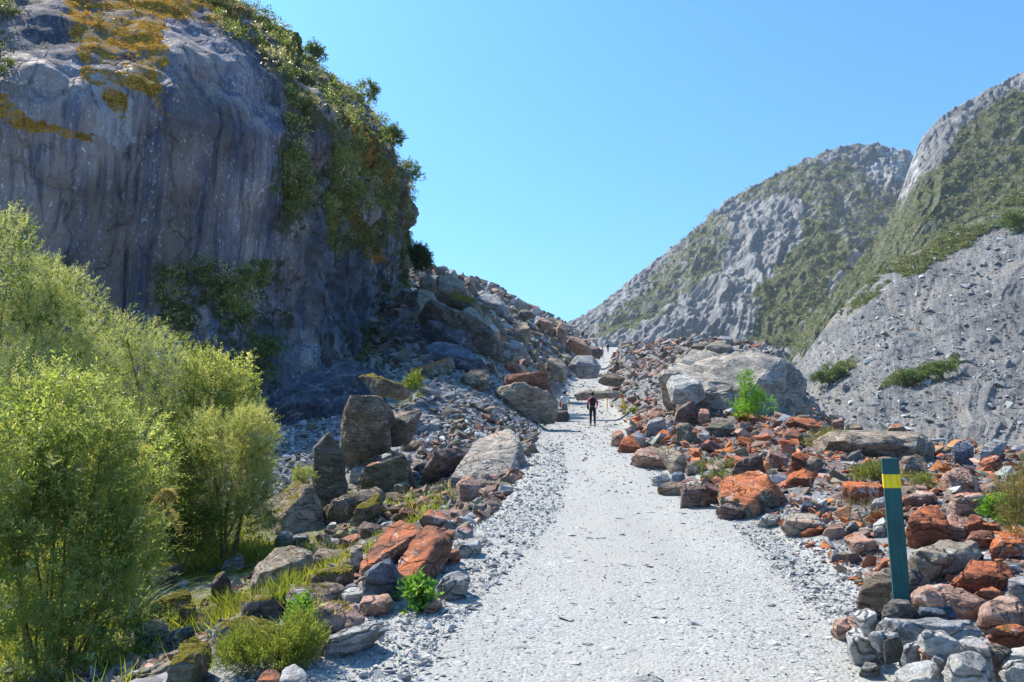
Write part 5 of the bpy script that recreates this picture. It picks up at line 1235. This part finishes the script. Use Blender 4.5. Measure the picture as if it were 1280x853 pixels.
tag(obj("cliff_scrub", mesh("cliff_scrub", V, quads(len(V) // 4), M_SCRUB, True, c)), "dense green and straw coloured scrub clinging to the flank of the rock wall", "scrub", None, 'stuff')
gi = np.where(vis & inpoly(cpj[:, 0], cpj[:, 1], [(185, 360), (240, 330), (300, 350), (350, 300), (365, 400), (340, 510), (255, 470), (180, 410)]) & (CLIFF_LIP < .9))[0]
gi = np.concatenate([gi, np.where(vis & inpoly(cpj[:, 0], cpj[:, 1], [(425, 400), (520, 380), (525, 465), (425, 470)]))[0]])
k = r.choice(gi, 520); k = k[fbm(CLIFF_P[k] * .35, 3, 79) > -.1]
V, c = clumps(CLIFF_P[k], CLIFF_N[k] * np.array([1, 1, .2]), rad_(len(k), .10, .36, r, 2.2), 40, .20, (np.array([.04, .06, .018]), np.array([.16, .15, .05]), np.array([.24, .19, .10])), r, -.7)
tag(obj("hanging_plants", mesh("hanging_plants", V, quads(len(V) // 4), M_SCRUB, True, c)), "dark hanging ferns and grass low on the rock wall", "plants", None, 'stuff')
k = r.choice(np.where(vis & (mos > .5))[0], 2600); k = k[fbm(CLIFF_P[k] * .7, 3, 80) > -.1]
V, c = clumps(CLIFF_P[k], CLIFF_N[k] * np.array([1, 1, .6]), rad_(len(k), .06, .24, r, 2.0), 34, .20, (np.array([.22, .11, .018]), np.array([.60, .34, .05]), np.array([.30, .27, .09])), r, .1, .6)
tag(obj("wall_moss", mesh("wall_moss", V, quads(len(V) // 4), M_SCRUB, True, c)), "shaggy orange and golden moss on the upper rock wall", "moss", None, 'stuff')
# distinct small trees of the wall's skyline
for i, (px, py, rp, lab) in enumerate([(505, 228, 15, "dark tree leaning out from the end of the rock wall skyline"), (462, 122, 11, "small green tree on the rock wall skyline above the brown moss"), (400, 62, 11, "small tree on the rock wall skyline above the scrub"), (487, 178, 10, "dark small tree on the skyline between two others on the wall")]):
    dd = np.hypot(cpj[:, 0] - px, cpj[:, 1] - py) + np.where(vis, 0, 999); j = np.argmin(dd); b = CLIFF_P[j]; d = b[1]; rr = np.random.default_rng(600 + i)
    o = thing("small_tree", lab, "tree", b)
    s = rp / F * d
    V, c = crown([(.35 * s, 0, 1.0 * s, .8 * s, .8 * s, .7 * s), (.9 * s, 0, .55 * s, .6 * s, .6 * s, .45 * s), (0, 0, .6 * s, .7 * s, .7 * s, .6 * s)], 240, dict(k=8, twig=.5, l=.26, w=.11, up=.5, fwd=.9, gap=1.2), [(.06, .10, .03), (.20, .27, .07), (.28, .30, .10)], 610 + i)
    obj("crown", mesh("crown", V, quads(len(V) // 4), M_SCRUB, True, c), o)
    tube("trunk", [(-.2 * s, 0, -.3 * s), (.1 * s, 0, .3 * s), (.4 * s, 0, 1.0 * s)], .07 * s, .025 * s, M_BARK, o)
# mountain scrub
def mscrub(name, label, P, veg, n, rlo, rhi, per, leaf, seed, cols, thr=.45):
    r = np.random.default_rng(seed); pj = proj(P)
    ok = np.where((pj[:, 0] > 640) & (pj[:, 0] < 1330) & (veg > thr) & (pj[:, 1] < 600))[0]
    ok = ok[fbm(P[ok] * (.02 if rlo > 1 else .08), 3, seed) > -.35]
    k = r.choice(ok, n); C = P[k] + r.normal(0, rlo, (n, 3)) * np.array([1, .6, .15])
    V, c = clumps(C, np.tile(np.array([[0, -.3, .7]]), (n, 1)), rad_(n, rlo, rhi, r, 2.0), per, leaf, cols, r, .8, .7)
    tag(obj(name, mesh(name, V, quads(len(V) // 4), M_SCRUB, True, c)), label, "scrub", None, 'stuff')
mc_ = (np.array([.10, .13, .05]), np.array([.24, .26, .10]), np.array([.29, .26, .14]))
mscrub("mountain_scrub", "green scrub and low forest on the grey mountain ridge", MA, VA, 3600, 1.2, 3.2, 14, .9, 201, mc_)
mscrub("spur_scrub", "dense green scrub covering the steep spur", MB, VB, 4600, .9, 2.4, 14, .75, 202, mc_)
mscrub("scree_scrub", "scattered scrub along the upper edge of the scree", MC, VC, 2200, .4, 1.4, 24, .5, 203, mc_, .4)

# ------------------------------------------------------------------ marker post, stakes and markers
M_GREEN = weathered_paint("dark_green_paint", (.014, .085, .085), (.05, .10, .09))
M_YEL = weathered_paint("yellow_paint", (.80, .56, .015), (.62, .45, .08))
M_REDP = simple("red_paint", (.62, .03, .02), .5, .4, .08, 6)
M_STAKE = simple("stake_yellow", (.72, .58, .03), .6, .3, .15, 6)

def box(name, sx, sy, z0, z1, mat, parent, bev=.004):
    bm = bmesh.new(); bmesh.ops.create_cube(bm, size=1.0)
    for v in bm.verts: v.co = Vector((v.co.x * sx, v.co.y * sy, z0 + (v.co.z + .5) * (z1 - z0)))
    bmesh.ops.bevel(bm, geom=list(bm.edges), offset=bev, segments=2, affect='EDGES')
    return obj(name, bm_mesh(name, bm, mat, 40), parent)
pb, pt = at(1129, 770, 4.9), at(1112, 573, 4.9); ax = pt - pb; Hp = float(np.linalg.norm(ax))
po = thing("marker_post", "dark green square post with one yellow band rising from the stone cairn", "post", pb)
po.rotation_mode = 'QUATERNION'
qv = Vector(ax).to_track_quat('Z', 'Y'); po.rotation_quaternion = qv
from mathutils import Quaternion
po.rotation_quaternion = Vector((0, 0, 1)).rotation_difference(Vector(ax)) @ Quaternion((0, 0, 1), math.radians(-21))
kpx = Hp / 197.0
box("shaft", .092, .092, -.35, Hp, M_GREEN, po, .004)
box("band", .096, .096, Hp - 38 * kpx, Hp - 19.5 * kpx, M_YEL, po, .003)
for (bx, by, tx, ty, lab, wv) in [(782, 517, 777, 491, "yellow stake with a red top leaning beside the track", .10), (759, 511, 759, 496, "shorter yellow stake with a red top beside the long mossy slab", .07)]:
    b = cast(bx, by); t_ = at(tx, ty, b[1]); a2 = Vector(t_ - b); o = thing("stake", lab, "stake", b, "yellow stakes beside the track")
    o.rotation_mode = 'QUATERNION'; o.rotation_quaternion = Vector((0, 0, 1)).rotation_difference(a2)
    L_ = a2.length; box("shaft", wv, wv * .7, -.2, L_, M_STAKE, o, .006); box("red_top", wv * 1.05, wv * .78, L_ * .74, L_ * .92, M_REDP, o, .006)
for (mx, my, lab, s) in [(677, 430, "small red marker up on the boulder hill", .34), (653, 457, "small red marker lower on the hill near a rust streaked rock", .30)]:
    b = cast(mx, my + 2); o = thing("red_marker", lab, "marker", b, "red markers on the hillside")
    box("stake", .05, .05, -.2, .30, M_STAKE, o, .005); box("panel", s, .06, .18, .18 + s, M_REDP, o, .03)

# ------------------------------------------------------------------ people
M_SKIN = simple("skin", (.45, .27, .19), .6, .3, .05); M_BLACK = simple("black_cloth", (.018, .018, .024), .85, .2, .2, 30)
M_WHITE = simple("white_cloth", (.70, .72, .74), .85, .2, .06, 30); M_KHAKI = simple("grey_green_cloth", (.20, .22, .17), .85, .2, .1, 30)
M_PINKC = simple("pink_check_cloth", (.50, .10, .16), .85, .2, .5, 30); M_HAIR = simple("dark_hair", (.02, .015, .012), .6, .4, .2, 60)
M_TEAL = simple("teal_cap", (.03, .16, .13), .8, .2, .1, 30); M_HOT = simple("pink_cloth", (.70, .05, .22), .85, .2, .1, 30); M_REDC = simple("red_cloth", (.65, .05, .05), .85, .2, .1, 30)
M_PACK = simple("pale_blue_pack", (.48, .56, .62), .8, .2, .1, 30); M_SHOE = simple("shoe", (.05, .045, .045), .7, .3, .1, 30)

def skin_mesh(name, chains, mat, parent, sub=1):
    """chains: lists of (key, xyz, radius); equal keys join"""
    idx, V, R_, E = {}, [], [], []
    for ch in chains:
        prev = None
        for key, p, rd in ch:
            if key not in idx: idx[key] = len(V); V.append(p); R_.append(rd)
            if prev is not None and prev != idx[key]: E.append((prev, idx[key]))
            prev = idx[key]
    me = bpy.data.meshes.new(name); me.from_pydata(V, E, []); o = obj(name, me, parent)
    m = o.modifiers.new("skin", 'SKIN'); m.use_smooth_shade = True
    for i, sv_ in enumerate(me.skin_vertices[0].data): sv_.radius = (R_[i], R_[i]) if np.isscalar(R_[i]) else R_[i]; sv_.use_root = (i == 0)
    s = o.modifiers.new("subdivision", 'SUBSURF'); s.levels = sub; s.render_levels = sub
    me.materials.append(mat); return o

def ball(name, c, rx, ry, rz, mat, parent, cut=None):
    bm = bmesh.new(); bmesh.ops.create_uvsphere(bm, u_segments=16, v_segments=10, radius=1)
    for v in bm.verts:
        v.co = Vector((c[0] + v.co.x * rx, c[1] + v.co.y * ry, c[2] + v.co.z * rz))
    if cut is not None: bmesh.ops.delete(bm, geom=[v for v in bm.verts if v.co.z < cut], context='VERTS')
    return obj(name, bm_mesh(name, bm, mat, 80), parent)

def person(label, foot, h, rz, top, bottom, long_legs, arms, hair=True, pack=None, cap=None, stride=.12, fingers=True, bag=None, sleeves=True):
    o = thing("person", label, "person", foot, "walkers on the track"); o.rotation_euler = (0, 0, rz); o.scale = (h / 1.7,) * 3
    pel = ('pel', (0, 0, .93), .125)
    leg = lambda s, f: [pel, ('hip%d' % s, (.09 * s, 0, .88), .085), ('kn%d' % s, (.095 * s, .05 + f * .5, .49), .056), ('an%d' % s, (.10 * s, f, .09), .04), ('toe%d' % s, (.11 * s, f + .13, .035), .035)]
    tor = [pel, ('wai', (0, .01, 1.08), .115), ('che', (0, .02, 1.27), .135), ('nek', (0, .015, 1.44), .055), ('hd0', (0, .03, 1.53), .075), ('hd1', (0, .035, 1.63), .085)]
    def arm(s):
        e, w_ = arms[0 if s < 0 else 1]
        a = [('che', (0, .02, 1.27), .135), ('sh%d' % s, (.165 * s, .01, 1.36), .06), ('el%d' % s, e, .043), ('wr%d' % s, w_, .030), ('pa%d' % s, (w_[0], w_[1] + .02, w_[2] - .06), .032)]
        return a
    ch = [tor, leg(-1, stride), leg(1, -stride), arm(-1), arm(1)]
    if fingers:
        for s in (-1, 1):
            w_ = arms[0 if s < 0 else 1][1]; pc = np.array([w_[0], w_[1] + .02, w_[2] - .06])
            for q in range(4):
                dx = (q - 1.5) * .018; ln = (.07, .08, .075, .06)[q]
                ch.append([('pa%d' % s, tuple(pc), .032), ('f%d%d' % (s, q), tuple(pc + np.array([0, dx, -.045])), .009), ('g%d%d' % (s, q), tuple(pc + np.array([-.012 * s, dx * 1.2 + .01, -.045 - ln])), .008)])
            ch.append([('pa%d' % s, tuple(pc), .032), ('t%d' % s, tuple(pc + np.array([-.02 * s, .035, -.02])), .01), ('u%d' % s, tuple(pc + np.array([-.03 * s, .05, -.055])), .009)])
    body = skin_mesh("body", ch, M_SKIN, o)
    ball("nose", (0, .12, 1.585), .014, .022, .02, M_SKIN, o)
    for s in (-1, 1): ball("ear", (.083 * s, .03, 1.59), .014, .022, .032, M_SKIN, o)
    tp = [[('c', (0, .02, 1.27), .165), ('w', (0, .01, 1.08), .145), ('p', (0, 0, .90), .15)], [('c', (0, .02, 1.27), .165), ('n', (0, .015, 1.40), .08)]]
    for s in (-1, 1):
        e, w_ = arms[0 if s < 0 else 1]; sh = np.array([.165 * s, .01, 1.36])
        tp.append([('c', (0, .02, 1.27), .165), ('s%d' % s, tuple(sh), .078), ('e%d' % s, tuple(np.array(e) if sleeves else sh * .45 + np.array(e) * .55), .058)] + ([('w%d' % s, tuple(np.array(w_) * .9 + np.array(e) * .1), .042)] if sleeves else []))
    skin_mesh("jacket" if sleeves else "shirt", tp, top, o)
    bt = [[('p', (0, 0, .93), .145), ('u', (0, 0, 1.0), .14)]]
    for s, f in ((-1, stride), (1, -stride)):
        c = [('p', (0, 0, .93), .145), ('h%d' % s, (.09 * s, 0, .86), .10), ('k%d' % s, (.095 * s, .05 + f * .5, .49), .07)]
        if long_legs: c.append(('a%d' % s, (.10 * s, f, .10), .052))
        else: c[-1] = ('k%d' % s, (.095 * s, .045 + f * .42, .54), .09)
        bt.append(c)
    skin_mesh("trousers" if long_legs else "shorts", bt, bottom, o)
    for s, f in ((-1, stride), (1, -stride)):
        ball("shoe", (.105 * s, f + .05, .045), .052, .135, .06, M_SHOE, o)
    if hair: ball("hair", (0, .012, 1.63), .098, .11, .115, M_HAIR, o, 1.50)
    if cap:
        ball("cap", (0, .03, 1.665), .104, .118, .085, cap, o, 1.655)
        ball("brim", (0, .15, 1.665), .085, .08, .012, cap, o)
    if pack:
        bm = bmesh.new(); bmesh.ops.create_cube(bm, size=1.0)
        for v in bm.verts: v.co = Vector((v.co.x * .30, -.215 + v.co.y * .17, 1.20 + v.co.z * .44))
        bmesh.ops.bevel(bm, geom=list(bm.edges), offset=.055, segments=3, affect='EDGES')
        obj("backpack", bm_mesh("backpack", bm, pack, 60), o)
    if bag:
        ball("bag", (-.23, .0, .98), .06, .10, .16, bag, o)
    return o
f1 = cast(741, 533); f2 = cast(703, 522); f3 = cast(753, 448); f4 = cast(760, 441)
person("walker in black trousers and a pink and black jacket on the track", f1, 1.68 if f1[1] > 36 else 1.6, math.radians(-4), M_PINKC, M_BLACK, True,
       [((-.25, -.02, 1.12), (-.20, .10, .95)), ((.25, .0, 1.12), (.22, .12, .98))], True, M_BLACK, None, .13, True, M_BLACK)
d2 = f1[1] + 6; b2 = at(706, 519, d2); b2[2] = Z(b2[0], b2[1])
person("walker in a teal cap, white shirt and grey green shorts with a pack", b2, 1.72, math.radians(-8), M_WHITE, M_KHAKI, False,
       [((-.25, -.03, 1.12), (-.27, .02, .88)), ((.25, .0, 1.10), (.24, .10, .90))], True, M_PACK, M_TEAL, .10, True, M_REDC, False)
for f_, lab, tm in ((f3, "tiny far person in a bright pink top near the crest of the track", M_HOT), (f4, "tiny far person in dark clothes at the crest of the track", M_BLACK)):
    person(lab, f_, 1.65, math.radians(-10), tm, M_BLACK, True, [((-.25, 0, 1.12), (-.25, .08, .9)), ((.25, 0, 1.12), (.24, .06, .9))], True, None, None, .1, False)
print("people", f1, b2, f3, f4)

# ------------------------------------------------------------------ thin valley air
hz = bpy.data.materials.new("air"); hz.use_nodes = True
ht = hz.node_tree; ht.nodes.clear(); ho = ht.nodes.new("ShaderNodeOutputMaterial"); hv = ht.nodes.new("ShaderNodeVolumePrincipled")
hv.inputs["Color"].default_value = (0.80, 0.90, 1.0, 1); hv.inputs["Density"].default_value = 0.00012; hv.inputs["Anisotropy"].default_value = 0.2
ht.links.new(hv.outputs[0], ho.inputs["Volume"])
bm = bmesh.new(); bmesh.ops.create_cube(bm, size=1.0)
for v in bm.verts: v.co = Vector((v.co.x * 5200, 600 + v.co.y * 5200, -62 + (v.co.z + .5) * 620))
tag(obj("haze", bm_mesh("haze", bm, hz)), "thin bluish air over the whole valley", "haze", None, 'stuff')
